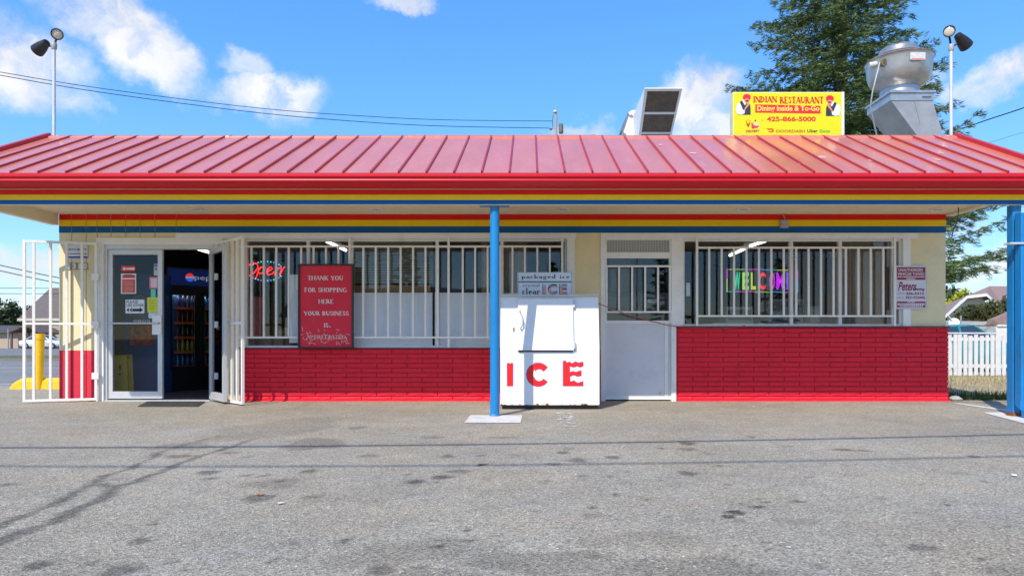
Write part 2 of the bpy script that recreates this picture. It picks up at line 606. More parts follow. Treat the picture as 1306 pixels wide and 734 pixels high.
# ------------------------------------------------------------------ materials
M = {}
M['cream'] = mat('cream_paint', (.80, .68, .41), .75, var=.05, vscale=3, bump=.08, bscale=60, dirt=(.45, .38, .24), dirt_amt=.22, dscale=2.2)
M['soffit'] = mat('soffit_paint', (.82, .72, .50), .8, var=.05, vscale=2, dirt=(.5, .4, .26), dirt_amt=.3, dscale=1.6)
M['white'] = mat('white_paint', (.83, .82, .79), .5, var=.04, vscale=5, bump=.04, bscale=80, dirt=(.45, .42, .36), dirt_amt=.35, dscale=3)
M['bar'] = mat('white_bar_paint', (.84, .82, .77), .45, var=.05, vscale=9, dirt=(.4, .33, .25), dirt_amt=.35, dscale=9)
M['alu'] = mat('door_aluminium', (.62, .62, .62), .42, .35, var=.06, vscale=7, dirt=(.35, .34, .32), dirt_amt=.25, dscale=7)
M['brick'] = mat('red_brick_paint', (.80, .020, .042), .6, spec=.25, var=.12, vscale=5, bump=.45, bscale=30, dirt=(.52, .012, .032), dirt_amt=.4, dscale=5)
M['mortar'] = mat('red_mortar_paint', (.56, .011, .028), .7, var=.15, vscale=12, bump=.3, bscale=60)
M['red'] = mat('stripe_red', (.74, .012, .007), .55, spec=.22, var=.06, vscale=3, dirt=(.38, .02, .015), dirt_amt=.3, dscale=1.5)
M['yellow'] = mat('stripe_yellow', (.88, .57, .004), .55, spec=.22, var=.05, vscale=3, dirt=(.5, .36, .02), dirt_amt=.3, dscale=1.5)
M['blue'] = mat('stripe_blue', (.004, .10, .30), .55, spec=.22, var=.06, vscale=3, dirt=(.01, .1, .26), dirt_amt=.3, dscale=1.5)
M['gutter'] = mat('gutter_red', (.62, .006, .022), .42, var=.05, vscale=2, spec=.35, dirt=(.5, .012, .025), dirt_amt=.25, dscale=1.2)
M['post'] = mat('post_blue', (.006, .205, .50), .38, var=.08, vscale=5, bump=.06, bscale=50, dirt=(.02, .12, .25), dirt_amt=.7, dscale=9, stretch=(1, 1, .35))
M['dark'] = mat('dark_interior', (.035, .034, .034), .7)
M['black'] = mat('black_plastic', (.015, .015, .016), .45)
M['steel'] = mat('galvanised_steel', (.50, .495, .48), .42, .8, var=.16, vscale=5, bump=.05, bscale=12, dirt=(.4, .38, .34), dirt_amt=.4, dscale=4)
M['concrete'] = mat('white_concrete', (.66, .64, .6), .8, var=.1, vscale=9, bump=.2, bscale=70, dirt=(.36, .34, .31), dirt_amt=.6, dscale=4)
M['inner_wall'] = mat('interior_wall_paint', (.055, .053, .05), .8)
M['inner_floor'] = mat('interior_floor', (.2, .18, .16), .4)
M['ice_white'] = mat('icebox_white', (.80, .80, .80), .4, var=.02, vscale=4, dirt=(.58, .54, .47), dirt_amt=.35, dscale=2.5)
M['board'] = mat('white_board', (.92, .91, .92), .6, var=.03, vscale=3, dirt=(.76, .74, .73), dirt_amt=.25, dscale=4, stretch=(3, 3, .5))
M['glass'] = glass_mat()
M['ink_black'] = mat('ink_black', (.02, .02, .025), .5, var=0)
M['ink_red'] = mat('ink_red', (.62, .012, .012), .45, var=.05)
M['ink_white'] = mat('ink_white', (.78, .78, .76), .5, var=.03)
M['ink_yellow'] = mat('ink_yellow', (.74, .68, .0), .45, var=.02)
M['rust'] = mat('rust', (.22, .08, .03), .9, var=.4, vscale=30)
GLASS = M['glass']
DOOR_GLASS = glass_mat('door_glass', 1.0, (.985, .99, .988), 1.27)


def roof_material():
    m = mat('roof_red_metal', (.62, .185, .12), .24, var=.10, vscale=1.2, spec=.5, coat=.3,
            dirt=(.66, .32, .25), dirt_amt=.45, dscale=1.6, stretch=(2.2, .6, .6), bump=.02, bscale=2.2)
    return m


M['roof'] = roof_material()
M['rib'] = mat('roof_rib_red', (.38, .022, .03), .35, var=.08, spec=.6)


def board_paint():
    """cream above, red below: the paint line runs level round the corner"""
    m = mat('corner_board_paint', (.74, .64, .40), .7, var=.05, vscale=3, bump=.08, bscale=50, dirt=(.5, .42, .27), dirt_amt=.2, dscale=3).copy()
    m.name = 'corner_board_two_tone'
    nt = m.node_tree; N, L = nt.nodes, nt.links
    b = N['Principled BSDF']
    src = b.inputs['Base Color'].links[0].from_socket
    geo = N.new('ShaderNodeNewGeometry'); sp = N.new('ShaderNodeSeparateXYZ')
    L.new(geo.outputs['Position'], sp.inputs[0])
    lt = N.new('ShaderNodeMath'); lt.operation = 'LESS_THAN'; lt.inputs[1].default_value = wz(446.5)
    L.new(sp.outputs['Z'], lt.inputs[0])
    mx = N.new('ShaderNodeMix'); mx.data_type = 'RGBA'
    L.new(lt.outputs[0], mx.inputs['Factor']); L.new(src, mx.inputs['A']); mx.inputs['B'].default_value = (.62, .022, .05, 1)
    L.new(mx.outputs['Result'], b.inputs['Base Color'])
    return m


M['corner'] = board_paint()


# ------------------------------------------------------------------ the ground
def asphalt(name, base, attr=False):
    m = bpy.data.materials.new(name); m.use_nodes = True
    nt = m.node_tree; N, L = nt.nodes, nt.links
    b = N['Principled BSDF']; b.inputs['Roughness'].default_value = .82
    geo = N.new('ShaderNodeNewGeometry')

    def noise(sc, det=4, ro=.6):
        n = N.new('ShaderNodeTexNoise'); n.inputs['Scale'].default_value = sc; n.inputs['Detail'].default_value = det; n.inputs['Roughness'].default_value = ro
        L.new(geo.outputs['Position'], n.inputs['Vector']); return n.outputs['Fac']

    def rng(s, a, c, lo, hi):
        r = N.new('ShaderNodeMapRange'); r.inputs['From Min'].default_value = a; r.inputs['From Max'].default_value = c
        r.inputs['To Min'].default_value = lo; r.inputs['To Max'].default_value = hi; L.new(s, r.inputs['Value']); return r.outputs[0]

    def mul(a, c):
        x = N.new('ShaderNodeMath'); x.operation = 'MULTIPLY'; L.new(a, x.inputs[0])
        if isinstance(c, float): x.inputs[1].default_value = c
        else: L.new(c, x.inputs[1])
        return x.outputs[0]
    vo = N.new('ShaderNodeTexVoronoi'); vo.inputs['Scale'].default_value = 125
    L.new(geo.outputs['Position'], vo.inputs['Vector'])
    sep = N.new('ShaderNodeSeparateColor'); L.new(vo.outputs['Color'], sep.inputs[0])
    stone = rng(sep.outputs[0], 0, 1, .5, 1.5)                      # aggregate, stone by stone
    bright = rng(sep.outputs[1],   .96, .99, 1.0, 1.8)                  # a few pale chips
    grit = rng(noise(210, 3, .7), .3, .7, .78, 1.22)
    patch = rng(noise(.55, 6, .6), .3, .7, .84, 1.14)
    patch2 = rng(noise(3.2, 6, .65), .3, .7, .9, 1.1)
    v = mul(mul(mul(stone, bright), grit), mul(patch, patch2))
    if attr:
        at = N.new('ShaderNodeAttribute'); at.attribute_name = 'stain'
        edge = rng(noise(14, 5, .7), .25, .75, .55, 1.45)
        st = mul(mul(at.outputs['Fac'], edge), rng(noise(70, 4, .7), .3, .7, .55, 1.45))
        inv = N.new('ShaderNodeMath'); inv.operation = 'SUBTRACT'; inv.use_clamp = True
        inv.inputs[0].default_value = 1.0; L.new(st, inv.inputs[1])
        v = mul(v, inv.outputs[0])
    tint = N.new('ShaderNodeValToRGB')
    tint.color_ramp.elements[0].position = .3; tint.color_ramp.elements[0].color = (base[0] * 1.05, base[1], base[2] * .93, 1)
    tint.color_ramp.elements[1].position = .7; tint.color_ramp.elements[1].color = (base[0] * .97, base[1], base[2] * 1.05, 1)
    L.new(noise(1.3, 4), tint.inputs[0])
    mx = N.new('ShaderNodeMix'); mx.data_type = 'RGBA'; mx.blend_type = 'MULTIPLY'; mx.inputs['Factor'].default_value = 1
    cb = N.new('ShaderNodeCombineColor')
    for i in range(3): L.new(v, cb.inputs[i])
    L.new(tint.outputs[0], mx.inputs['A']); L.new(cb.outputs[0], mx.inputs['B'])
    L.new(mx.outputs['Result'], b.inputs['Base Color'])
    bp = N.new('ShaderNodeBump'); bp.inputs['Strength'].default_value = .75; bp.inputs['Distance'].default_value = .006
    add = N.new('ShaderNodeMath'); add.operation = 'ADD'
    L.new(vo.outputs['Distance'], add.inputs[0]); L.new(noise(160, 3), add.inputs[1])
    L.new(add.outputs[0], bp.inputs['Height']); L.new(bp.outputs[0], b.inputs['Normal'])
    return m


LOT = asphalt('lot_asphalt', (.338, .300, .230), True)
ROAD = asphalt('road_asphalt', (.22, .215, .205))

RS = random.Random(11)


def seg_dist(P, a, c):
    a = np.array(a); c = np.array(c); ab = c - a
    t = np.clip(((P - a) @ ab) / (ab @ ab), 0, 1)
    return np.hypot(*(P - (a + t[:, None] * ab)).T), t


def build_lot():
    xs = np.arange(-8.6, 8.61, .032); ys = np.arange(1.9, 10.3, .032)
    nx, ny = len(xs), len(ys)
    X, Y = np.meshgrid(xs, ys)
    P = np.stack([X.ravel(), Y.ravel()], 1)
    st = np.zeros(len(P))
    wob = np.array([mnoise.noise(Vector((p[0] * 5, p[1] * 5, 0))) for p in P[::1]]) if False else None

    def sm(d, r, soft):
        q = np.clip((r + soft - d) / (2 * soft), 0, 1)
        return q * q * (3 - 2 * q)

    def trail(pix, w0, w1, amt):
        nonlocal st
        pts = [gnd(*p) for p in pix]
        n = len(pts) - 1
        for i in range(n):
            d, t = seg_dist(P, pts[i], pts[i + 1])
            w = w0 + (w1 - w0) * (i + t) / n
            d = d + .012 * np.sin(P[:, 0] * 23 + P[:, 1] * 17) + .008 * np.sin(P[:, 0] * 51 - P[:, 1] * 40)
            st = np.maximum(st, 1.3 * amt * sm(d, w, .015))
    c = lambda L_: [(x / 2.968, 500 + y / 2.968) for x, y in L_]
    trail(c([(830, 165), (720, 192), (610, 225), (560, 255), (500, 285), (400, 315), (340, 350), (250, 400), (100, 465), (-60, 525)]), .02, .035, .42)
    trail(c([(960, 175), (880, 205), (760, 240), (690, 265), (610, 300), (520, 335), (440, 360), (400, 395), (330, 425), (200, 490), (0, 560), (-80, 590)]), .022, .05, .42)
    trail(c([(340, 350), (380, 348), (440, 357)]), .03, .04, .38)
    trail(c([(1110, 64), (1180, 40)]), .03, .03, .12)

    def spot(px, py, rx, ry, amt):
        """rx, ry in photograph pixels at that place"""
        nonlocal st
        x, y = gnd(px, py)
        a = rx * y / FPX
        y2 = EYE * FPX / (py - ry - HY); c2 = max(.012, (y2 - y))
        dx, dy = P[:, 0] - x, P[:, 1] - y
        ang = np.arctan2(dy / c2, dx / a)
        e = np.hypot(dx / a, dy / c2) * (1 + .12 * np.sin(ang * 3 + px) + .08 * np.sin(ang * 5 + py))
        st = np.maximum(st, 1.15 * amt * sm(e, 1, .18))
    a, b = 2.968, 500
    # damp patch by the entrance and its fringes
    for (x, y, rx, ry, m_) in ((1000, 145, 190, 28, .17), (1120, 120, 150, 22, .13), (1190, 195, 110, 22, .27), (690, 205, 120, 14, .22),
                               (1030, 345, 105, 20, .22), (790, 303, 42, 8, .5), (680, 242, 50, 7, .42), (795, 327, 25, 5, .45), (980, 400, 55, 16, .42),
                               (870, 228, 34, 5, .35), (930, 245, 20, 4, .35), (930, 315, 18, 4, .4), (1000, 314, 18, 5, .4), (1065, 335, 26, 6, .5),
                               (585, 499, 16, 4, .75), (535, 562, 40, 14, .42), (140, 655, 52, 18, .45), (460, 672, 68, 24, .42), (30, 349, 34, 6, .35),
                               (1105, 572, 26, 8, .3), (1040, 636, 24, 8, .4), (1110, 638, 18, 6, .4), (710, 676, 18, 6, .35), (345, 648, 14, 9, .4),
                               (660, 640, 16, 6, .35), (1300, 562, 24, 9, .35), (1175, 298, 30, 7, .4), (1180, 395, 36, 8, .28), (765, 375, 24, 5, .2), (450, 328, 40, 7, .2)):
        spot(x / a, b + y / a, rx / a, ry / a, m_)
    for (x, y, rx, ry, m_) in ((265, 338, 34, 9, .55), (368, 320, 40, 8, .55), (430, 299, 44, 7, .38), (515, 274, 17, 5, .75), (235, 311, 14, 3, .5),
                               (340, 340, 10, 4, .45), (255, 385, 15, 5, .4), (388, 242, 28, 6, .4), (90, 240, 40, 6, .32), (515, 238, 14, 3, .45), (45, 134, 34, 6, .3),
                               (330, 170, 42, 5, .25), (590, 170, 60, 4, .2), (545, 328, 16, 8, .25), (645, 238, 24, 6, .2), (825, 228, 22, 5, .5), (850, 212, 30, 5, .2),
                               (880, 257, 40, 8, .42), (790, 271, 30, 6, .4), (1015, 246, 28, 6, .5), (1200, 212, 16, 3, .5), (890, 317, 18, 5, .4), (1005, 317, 16, 4, .4),
                               (755, 337, 32, 6, .25), (1018, 385, 14, 5, .6), (1145, 404, 12, 4, .5), (735, 446, 11, 4, .75), (935, 436, 13, 5, .75), (945, 465, 36, 10, .2),
                               (318, 488, 14, 3, .6), (435, 484, 10, 3, .5), (466, 520, 13, 4, .75), (352, 580, 20, 8, .6), (385, 562, 16, 5, .55), (455, 558, 14, 5, .55),
                               (490, 563, 14, 6, .55), (12, 558, 22, 10, .45), (130, 672, 56, 22, .42), (285, 659, 18, 6, .5), (935, 622, 20, 8, .5), (1115, 650, 24, 8, .4),
                               (1290, 305, 26, 9, .3), (1060, 345, 40, 9, .14), (1070, 300, 14, 4, .35), (700, 416, 10, 3, .35), (830, 340, 9, 3, .5)):
        spot(440 + x / a, 500 + y / a, rx / a, ry / a, m_)
    a = 2.995
    for (x, y, rx, ry, m_) in ((205, 457, 36, 9, .72), (172, 475, 28, 7, .7), (285, 437, 26, 7, .66), (218, 491, 16, 4, .5), (222, 425, 13, 4, .5), (320, 419, 14, 4, .6),
                               (443, 417, 24, 5, .6), (466, 426, 10, 4, .6), (296, 407, 14, 4, .4), (25, 309, 34, 9, .45), (22, 195, 32, 6, .5), (20, 217, 36, 6, .35),
                               (615, 219, 42, 5, .45), (690, 222, 20, 4, .4), (265, 170, 14, 4, .5), (145, 281, 18, 4, .4), (195, 316, 10, 3, .45), (180, 351, 14, 4, .4),
                               (485, 323, 14, 4, .4), (1115, 244, 20, 4, .5), (900, 458, 14, 4, .4), (1018, 430, 8, 4, .7), (1155, 339, 20, 5, .3), (320, 598, 16, 6, .5),
                               (525, 660, 26, 9, .4), (380, 584, 20, 6, .3), (280, 658, 18, 6, .4), (915, 590, 50, 14, .4), (1145, 634, 20, 7, .5), (1245, 508, 14, 4, .5),
                               (320, 574, 24, 4, .35), (100, 234, 24, 5, .25), (400, 205, 18, 4, .3), (1050, 308, 44, 6, .15), (545, 393, 24, 4, .2), (760, 405, 40, 4, .15)):
        spot(870 + x / a, 500 + y / a, rx / a, ry / a, m_)
    # old dark smears of worn sealer near the camera
    for (px, py, rx, ry, m_) in ((470, 712, 60, 10, .3), (560, 700, 90, 14, .28), (700, 716, 110, 14, .38), (760, 690, 40, 8, .2), (860, 728, 120, 16, .4),
                                 (830, 684, 60, 7, .24), (1010, 664, 30, 5, .25), (900, 718, 50, 10, .3), (1000, 735, 60, 10, .3), (1290, 728, 40, 8, .35), (540, 735, 70, 10, .35)):
        spot(px, py, rx, ry, m_ * .62)
    me = bpy.data.meshes.new('parking_lot')
    co = np.zeros((len(P), 3), np.float32); co[:, :2] = P
    co[:, 2] = 0.0
    idx = np.arange(nx * ny).reshape(ny, nx)
    f = np.stack([idx[:-1, :-1], idx[:-1, 1:], idx[1:, 1:], idx[1:, :-1]], -1).reshape(-1, 4)
    me.vertices.add(len(P)); me.vertices.foreach_set('co', co.ravel())
    me.loops.add(f.size); me.loops.foreach_set('vertex_index', f.ravel().astype(np.int32))
    me.polygons.add(len(f)); me.polygons.foreach_set('loop_start', np.arange(0, f.size, 4, dtype=np.int32))
    me.update(calc_edges=True)
    at = me.attributes.new('stain', 'FLOAT', 'POINT')
    at.data.foreach_set('value', st.astype(np.float32))
    me.materials.append(LOT)
    o = bpy.data.objects.new('parking_lot', me); COL.objects.link(o); struct(o)
    # plain asphalt further out, level with the lot (edges butt)
    mb = MB()
    x0, x1, y0, y1 = float(xs[0]), float(xs[-1]), float(ys[0]), float(ys[-1])
    for q in ((-40, x0, -12, 12.9), (x0, x1, -12, y0), (x1, 40, -12, 9.55)):
        mb.face([(q[0], q[2], 0), (q[1], q[2], 0), (q[1], q[3], 0), (q[0], q[3], 0)])
    mb.face([(x0, y1, 0), (-6.72, y1, 0), (-6.72, 12.9, 0), (x0, 12.9, 0)])
    struct(mb.build('parking_lot_outer', LOT))


build_lot()
dirt = mat('dry_ground', (.34, .28, .18), .95, var=.25, vscale=1.5, bump=.5, bscale=30, dirt=(.16, .15, .07), dirt_amt=.7, dscale=1.2)
verge = mat('verge_grass', (.10, .12, .035), .95, var=.3, vscale=3, bump=.6, bscale=30, dirt=(.24, .2, .09), dirt_amt=.7, dscale=.8)
struct(MB().face([(-1500, -1500, -.02), (1500, -1500, -.02), (1500, 2500, -.02), (-1500, 2500, -.02)]).build('ground', mat('far_ground', (.17, .165, .1), .95, var=.25, vscale=.05, dirt=(.09, .1, .04), dirt_amt=.6, dscale=.03)))
struct(MB().face([(5.96, 9.56, .004), (40, 9.56, .004), (40, 22, .004), (5.96, 22, .004)]).build('dry_ground_strip', dirt))
struct(MB().face([(-120, 12.9, -.008), (-6.8, 12.9, -.008), (-6.8, 27.3, -.008), (-120, 27.3, -.008)]).build('near_road', ROAD))
vb = MB(); vb.box(-120, -6.8, 27.3, 33.0, -.3, .09)
struct(vb.build('grass_verge', verge))
struct(MB().box(-120, -6.8, 27.12, 27.3, -.3, .10).build('kerb', mat('kerb_grey', (.2, .19, .18), .9)))
struct(MB().face([(-120, 33.0, -.008), (-6.8, 33.0, -.008), (-6.8, 64, -.008), (-120, 64, -.008)]).build('far_road', asphalt('far_road_asphalt', (.19, .19, .195))))
paint = mat('road_paint_white', (.72, .72, .7), .7, var=.08, vscale=20, dirt=(.3, .3, .29), dirt_amt=.8, dscale=6)
for (y, w) in ((21.0, .13), (13.4, .1)):
    struct(MB().face([(-60, y, -.004), (-7, y, -.004), (-7, y + w, -.004), (-60, y + w, -.004)]).build('road_line', paint))

# painted bay markings, worn white patches on the lot
worn = mat('worn_lot_paint', (.66, .65, .62), .75, var=.12, vscale=25, dirt=(.24, .23, .21), dirt_amt=1.0, dscale=9)


def ground_patch(pix, name, m, z=.005):
    return struct(MB().face([(*gnd(*p), z) for p in pix]).build(name, m))


ground_patch([(1214, 514.0), (1222, 514.0), (1306, 525.0), (1306, 527.5)], 'bay_line', worn)
rgp = random.Random(5)
chips = MB()
for k in range(150):
    u, v = rgp.random(), rgp.random()
    if rgp.random() < .5 * v: continue
    x, y = gnd(706 + 22 * u + 11 * v, 526 + 19 * v)
    r_ = rgp.uniform(.006, .03) * (1.2 - .4 * v)
    chips.face([(x + r_ * rgp.uniform(.5, 1.1) * math.cos(a), y + r_ * rgp.uniform(.5, 1.3) * math.sin(a), .005 + k * .00001) for a in [2 * math.pi * q / 7 for q in range(7)]])
tag(chips.build('worn_paint_chips', mat('chip_paint', (.60, .585, .55), .8, var=.15, vscale=30)), kind='stuff')


# ------------------------------------------------------------------ the shop building
shop = thing('shop_building', 'cream and red roadside shop under a standing-seam red metal roof', 'building', (0, 12, 0))
WL, WR = wx(75), wx(1206)                 # wall corners
B0 = D + .15                              # inner face of the front wall
ZT = wz(273)                              # soffit height
ZH = wz(304)                              # underside of the window header
cream = M['cream']


def wall(x0, x1, z0, z1, m=cream, y0=D, y1=B0):
    return MB().box(x0, x1, y0, y1, z0, z1).build('wall', m, shop)


XL = wx(225)
wall(XL, WR, ZH, ZT + .5)
wall(wx(723), wx(766), wz(444) - .01, ZH)
wall(wx(723), wx(766), 0, wz(444) - .011, mat('red_mortar_paint', (.56, .011, .028)))
wall(wx(1160), WR, wz(417) - .01, ZH)
wall(wx(1160), wx(1208), 0, wz(417) - .011, mat('red_mortar_paint', (.56, .011, .028)))
wall(wx(311), wx(723), 0, wz(444) - .01, M['mortar'])
wall(wx(862), wx(1160), 0, wz(417) - .01, M['mortar'])
wall(WL, XL, ZH, ZT + .5, cream, D + .02, B0)
wall(WL, wx(124), 0, ZH, cream, D + .02, B0)
wall(wx(285), wx(311), 0, ZH)
MB().box(WL, WL + .15, B0, 17, 0, ZT + .5).build('wall', cream, shop)
MB().box(WR - .15, WR, B0, 17, 0, ZT + .5).build('wall', cream, shop)
MB().box(WL, WR, 17, 17.15, 0, ZT + .5).build('wall', cream, shop)
# vertical siding boards left of and above the entrance
edges = [75, 91.5, 110, 124]
for a, b in zip(edges[:-1], edges[1:]):
    MB().bbox(wx(a) + .003, wx(b) - .003, D - .002, D + .02, .005, ZT - .003, .006).build('siding_board', M['corner'], shop)
edges2 = [124, 141.5, 160.5, 178.7, 197.7, 225]
for a, b in zip(edges2[:-1], edges2[1:]):
    MB().bbox(wx(a) + .003, wx(b) - .003, D - .002, D + .02, ZH + .003, ZT - .003, .006).build('siding_board', cream, shop)
# painted bands on the wall
for (ya, yb, k) in ((273, 280.5, 'red'), (280.5, 288.5, 'yellow'), (288.5, 296.8, 'blue')):
    allx = edges[:-1] + edges2
    for a, b in zip(allx[:-1], allx[1:]):
        MB().box(wx(a) + .004, wx(b) - .004, D - .0045, D - .002, wz(yb) + .001, wz(ya) - (.004 if k == 'red' else 0)).build('painted_stripe', M[k], shop)
    MB().box(XL + .002, WR + .002, D - .005, D, wz(yb) + .001, wz(ya) - (.004 if k == 'red' else 0)).build('painted_stripe', M[k], shop)

# bricks: long flat units, each its own piece
BW, BG = .431, .007


def brick_mesh(seed, w, h):
    rg = random.Random(seed)
    b = MB()
    x0, x1, z0, z1 = -w / 2, w / 2, -h / 2, h / 2
    nx = 7
    front = []
    for r_ in range(3):
        row = []
        for c in range(nx):
            ex = .004 if c == 0 else (-.004 if c == nx - 1 else rg.uniform(-.01, .01))
            ez = .004 if r_ == 0 else (-.004 if r_ == 2 else 0)
            edge = (c in (0, nx - 1)) or r_ in (0, 2)
            row.append((x0 + (x1 - x0) * c / (nx - 1) + ex, -.013 + (0 if edge else -rg.uniform(.001, .006)) + (.0 if not edge else rg.uniform(0, .004)), z0 + (z1 - z0) * r_ / 2 + ez))
        front.append(row)
    b.v = [p for row in front for p in row]
    for r_ in range(2):
        for c in range(nx - 1):
            i = r_ * nx + c
            b.f.append((i, i + 1, i + nx + 1, i + nx))
    ring = [c for c in range(nx)] + [nx + nx - 1] + [2 * nx + c for c in range(nx - 1, -1, -1)] + [nx]
    k = len(b.v)
    for i in ring:
        p = b.v[i]
        b.v.append((max(x0, min(x1, p[0] * 1.02)), 0, max(z0, min(z1, p[2] * 1.1))))
    n = len(ring)
    for j in range(n):
        q = (j + 1) % n
        b.f.append((ring[q], ring[j], k + j, k + q))
    return b.mesh('brick', M['brick'])


def bricks(x0, x1, zt, rows, off):
    p = zt / rows
    full = [brick_mesh(s, BW - BG, p - .0065) for s in range(6)]
    part = {}
    rg = random.Random(3)
    for r_ in range(rows):
        x = x0 + (-BW * .5 if (r_ + off) % 2 else 0)
        while x < x1 - .02:
            a, b = max(x, x0), min(x + BW, x1)
            if b - a > .03:
                w = b - a
                if w > BW - .01:
                    me = rg.choice(full)
                else:
                    key = round(w, 2)
                    if key not in part: part[key] = brick_mesh(90 + len(part), w - BG, p - .0065)
                    me = part[key]
                o = place('brick', me, ((a + b) / 2, D - rg.uniform(0, .006), (r_ + .5) * p), shop)
                o.rotation_euler = (rg.uniform(-.012, .012), rg.uniform(-.003, .003), rg.uniform(-.006, .006))
            x += BW


bricks(wx(306), wx(766), wz(444.5), 11, 0)
bricks(wx(864), wx(1209.5), wz(417.5), 15, 1)
# plinth line of spilled paint under each run and the sill boards over it
MB().box(wx(306), wx(766), D - .045, D - .002, 0, .012).build('plinth', M['brick'], shop)
MB().box(wx(864), wx(1210), D - .05, D - .002, 0, .014).build('plinth', M['brick'], shop)
sill_m = mat('sill_dark_red', (.20, .03, .03), .6, var=.2, vscale=8)  # colour kept dark to carry the shadow line along the brick top
MB().box(wx(306), wx(723), D - .04, D + .06, wz(444.5), wz(443)).build('sill', sill_m, shop)
MB().box(wx(864), wx(1209), D - .05, D + .06, wz(417.5), wz(415.6)).build('sill', sill_m, shop)

# trim round the openings
tw = M['white']
MB().box(XL, wx(735), D - .025, D + .1, wz(304.5), wz(297.2)).build('trim', tw, shop)
MB().box(wx(723), wx(733), D - .022, D + .1, wz(443), wz(304.5)).build('trim', tw, shop)
MB().box(wx(766), wx(1170), D - .025, D + .1, wz(304.5), wz(297.2)).build('trim', tw, shop)
MB().box(wx(862), wx(871), D - .022, D + .1, wz(415.6), wz(304.5)).build('trim', tw, shop)
MB().box(wx(1151), wx(1160.5), D - .022, D + .1, wz(415.6), wz(304.5)).build('trim', tw, shop)
MB().box(wx(766), wx(772), D - .022, D + .1, 0, wz(304.5)).build('trim', tw, shop)
MB().box(wx(856), wx(862), D - .022, D + .1, 0, wz(304.5)).build('trim', tw, shop)


def window(x0, x1, y0, y1, mulls, fw=.03, m=tw):
    """x, y in photograph pixels on the wall plane"""
    X0, X1, Z0, Z1 = wx(x0), wx(x1), wz(y1), wz(y0)
    w = MB()
    for q in ((X0, X1, Z1 - fw, Z1), (X0, X1, Z0, Z0 + fw), (X0, X0 + fw, Z0 + fw, Z1 - fw), (X1 - fw, X1, Z0 + fw, Z1 - fw)):
        w.box(q[0], q[1], D + .03, D + .1, q[2], q[3])
    win = w.build('window', m, shop)
    xs = [X0 + fw] + [wx(q) for q in mulls] + [X1 - fw]
    for q in mulls:
        MB().box(wx(q) - .022, wx(q) + .022, D + .028, D + .1, Z0 + fw, Z1 - fw).build('mullion', m, win)
    for i in range(len(xs) - 1):
        a = xs[i] + (.022 if i else 0); b = xs[i + 1] - (.022 if i < len(xs) - 2 else 0)
        MB().box(a, b, D + .062, D + .068, Z0 + fw, Z1 - fw).build('pane', GLASS, win)
    return win


window(311, 723, 304.5, 443, (392, 447.5, 557, 640))
window(871, 1151, 304.5, 415.6, (1010.6, 1073, 1141))

# the order hatch: fixed mesh light, small window, white panel
hatch = MB().box(wx(772), wx(856), D + .02, B0, .02, wz(411)).build('hatch_door', mat('hatch_white', (.68, .68, .71), .55, var=.03, vscale=3, dirt=(.48, .43, .38), dirt_amt=.45, dscale=4), shop)
MB().box(wx(848), wx(852), D + .008, D + .02, .05, wz(412)).build('batten', tw, hatch)
MB().box(wx(773), wx(856), D + .012, D + .02, .02, .07).build('kick_rail', tw, hatch)
MB().box(wx(841), wx(844), D + .005, D + .02, .1, .125).build('latch', M['steel'], hatch)
hw = MB()
for q in ((329, 323), (412, 408.5)):
    hw.box(wx(772), wx(856), D + .01, D + .1, wz(q[0]), wz(q[1]))
hw.box(wx(772), wx(774), D + .01, D + .1, wz(408.5), wz(329)); hw.box(wx(854), wx(856), D + .01, D + .1, wz(408.5), wz(329))
hwin = hw.build('hatch_window', tw, shop)
MB().box(wx(812.5), wx(814), D + .05, D + .08, wz(408.5), wz(329)).build('mullion', M['inner_wall'], hwin)
MB().box(wx(774), wx(812.5), D + .062, D + .068, wz(408.5), wz(329)).build('pane', GLASS, hwin)
MB().box(wx(814), wx(854), D + .058, D + .064, wz(408.5), wz(329)).build('pane', GLASS, hwin)
mesh_m = mat('grey_screen', (.36, .36, .34), .8, var=.12, vscale=60)
tl = MB().box(wx(774), wx(855), D + .03, D + .05, wz(322), wz(305.5)).build('transom_screen', mesh_m, shop)
fr = MB()
for q in ((772, 856, 305.8, 303.5), (772, 856, 323.2, 321.4)):
    fr.box(wx(q[0]), wx(q[1]), D + .004, D + .06, wz(q[2]), wz(q[3]))
for q in ((772, 774), (854, 856)):
    fr.box(wx(q[0]), wx(q[1]), D + .004, D + .06, wz(321.4), wz(305.8))
for k in range(24):
    x = wx(774) + (wx(854) - wx(774)) * k / 23
    fr.box(x - .001, x + .001, D + .026, D + .03, wz(321.4), wz(305.8))
fr.build('frame', tw, tl)

# entrance: frame, fixed-open pair
ent = MB()
ent.box(wx(124), wx(285), D - .03, D + .12, wz(312), wz(303.5))
ent.box(wx(124), wx(133.5), D - .03, D + .12, 0, wz(312))
frame = ent.build('door_frame', tw, shop)
MB().box(wx(133.5), wx(278), D + .0, D + .1, wz(317.5), wz(312)).build('door_head', M['alu'], frame)
MB().box(wx(133.5), wx(136.5), D + .0, D + .1, 0, wz(317.5)).build('jamb', M['alu'], frame)
MB().box(wx(267), wx(285), D + .03, D + .12, 0, wz(312)).build('jamb', tw, frame)
MB().box(wx(134), wx(268), D - .02, D + .14, .0, .014).build('threshold', M['alu'], frame)


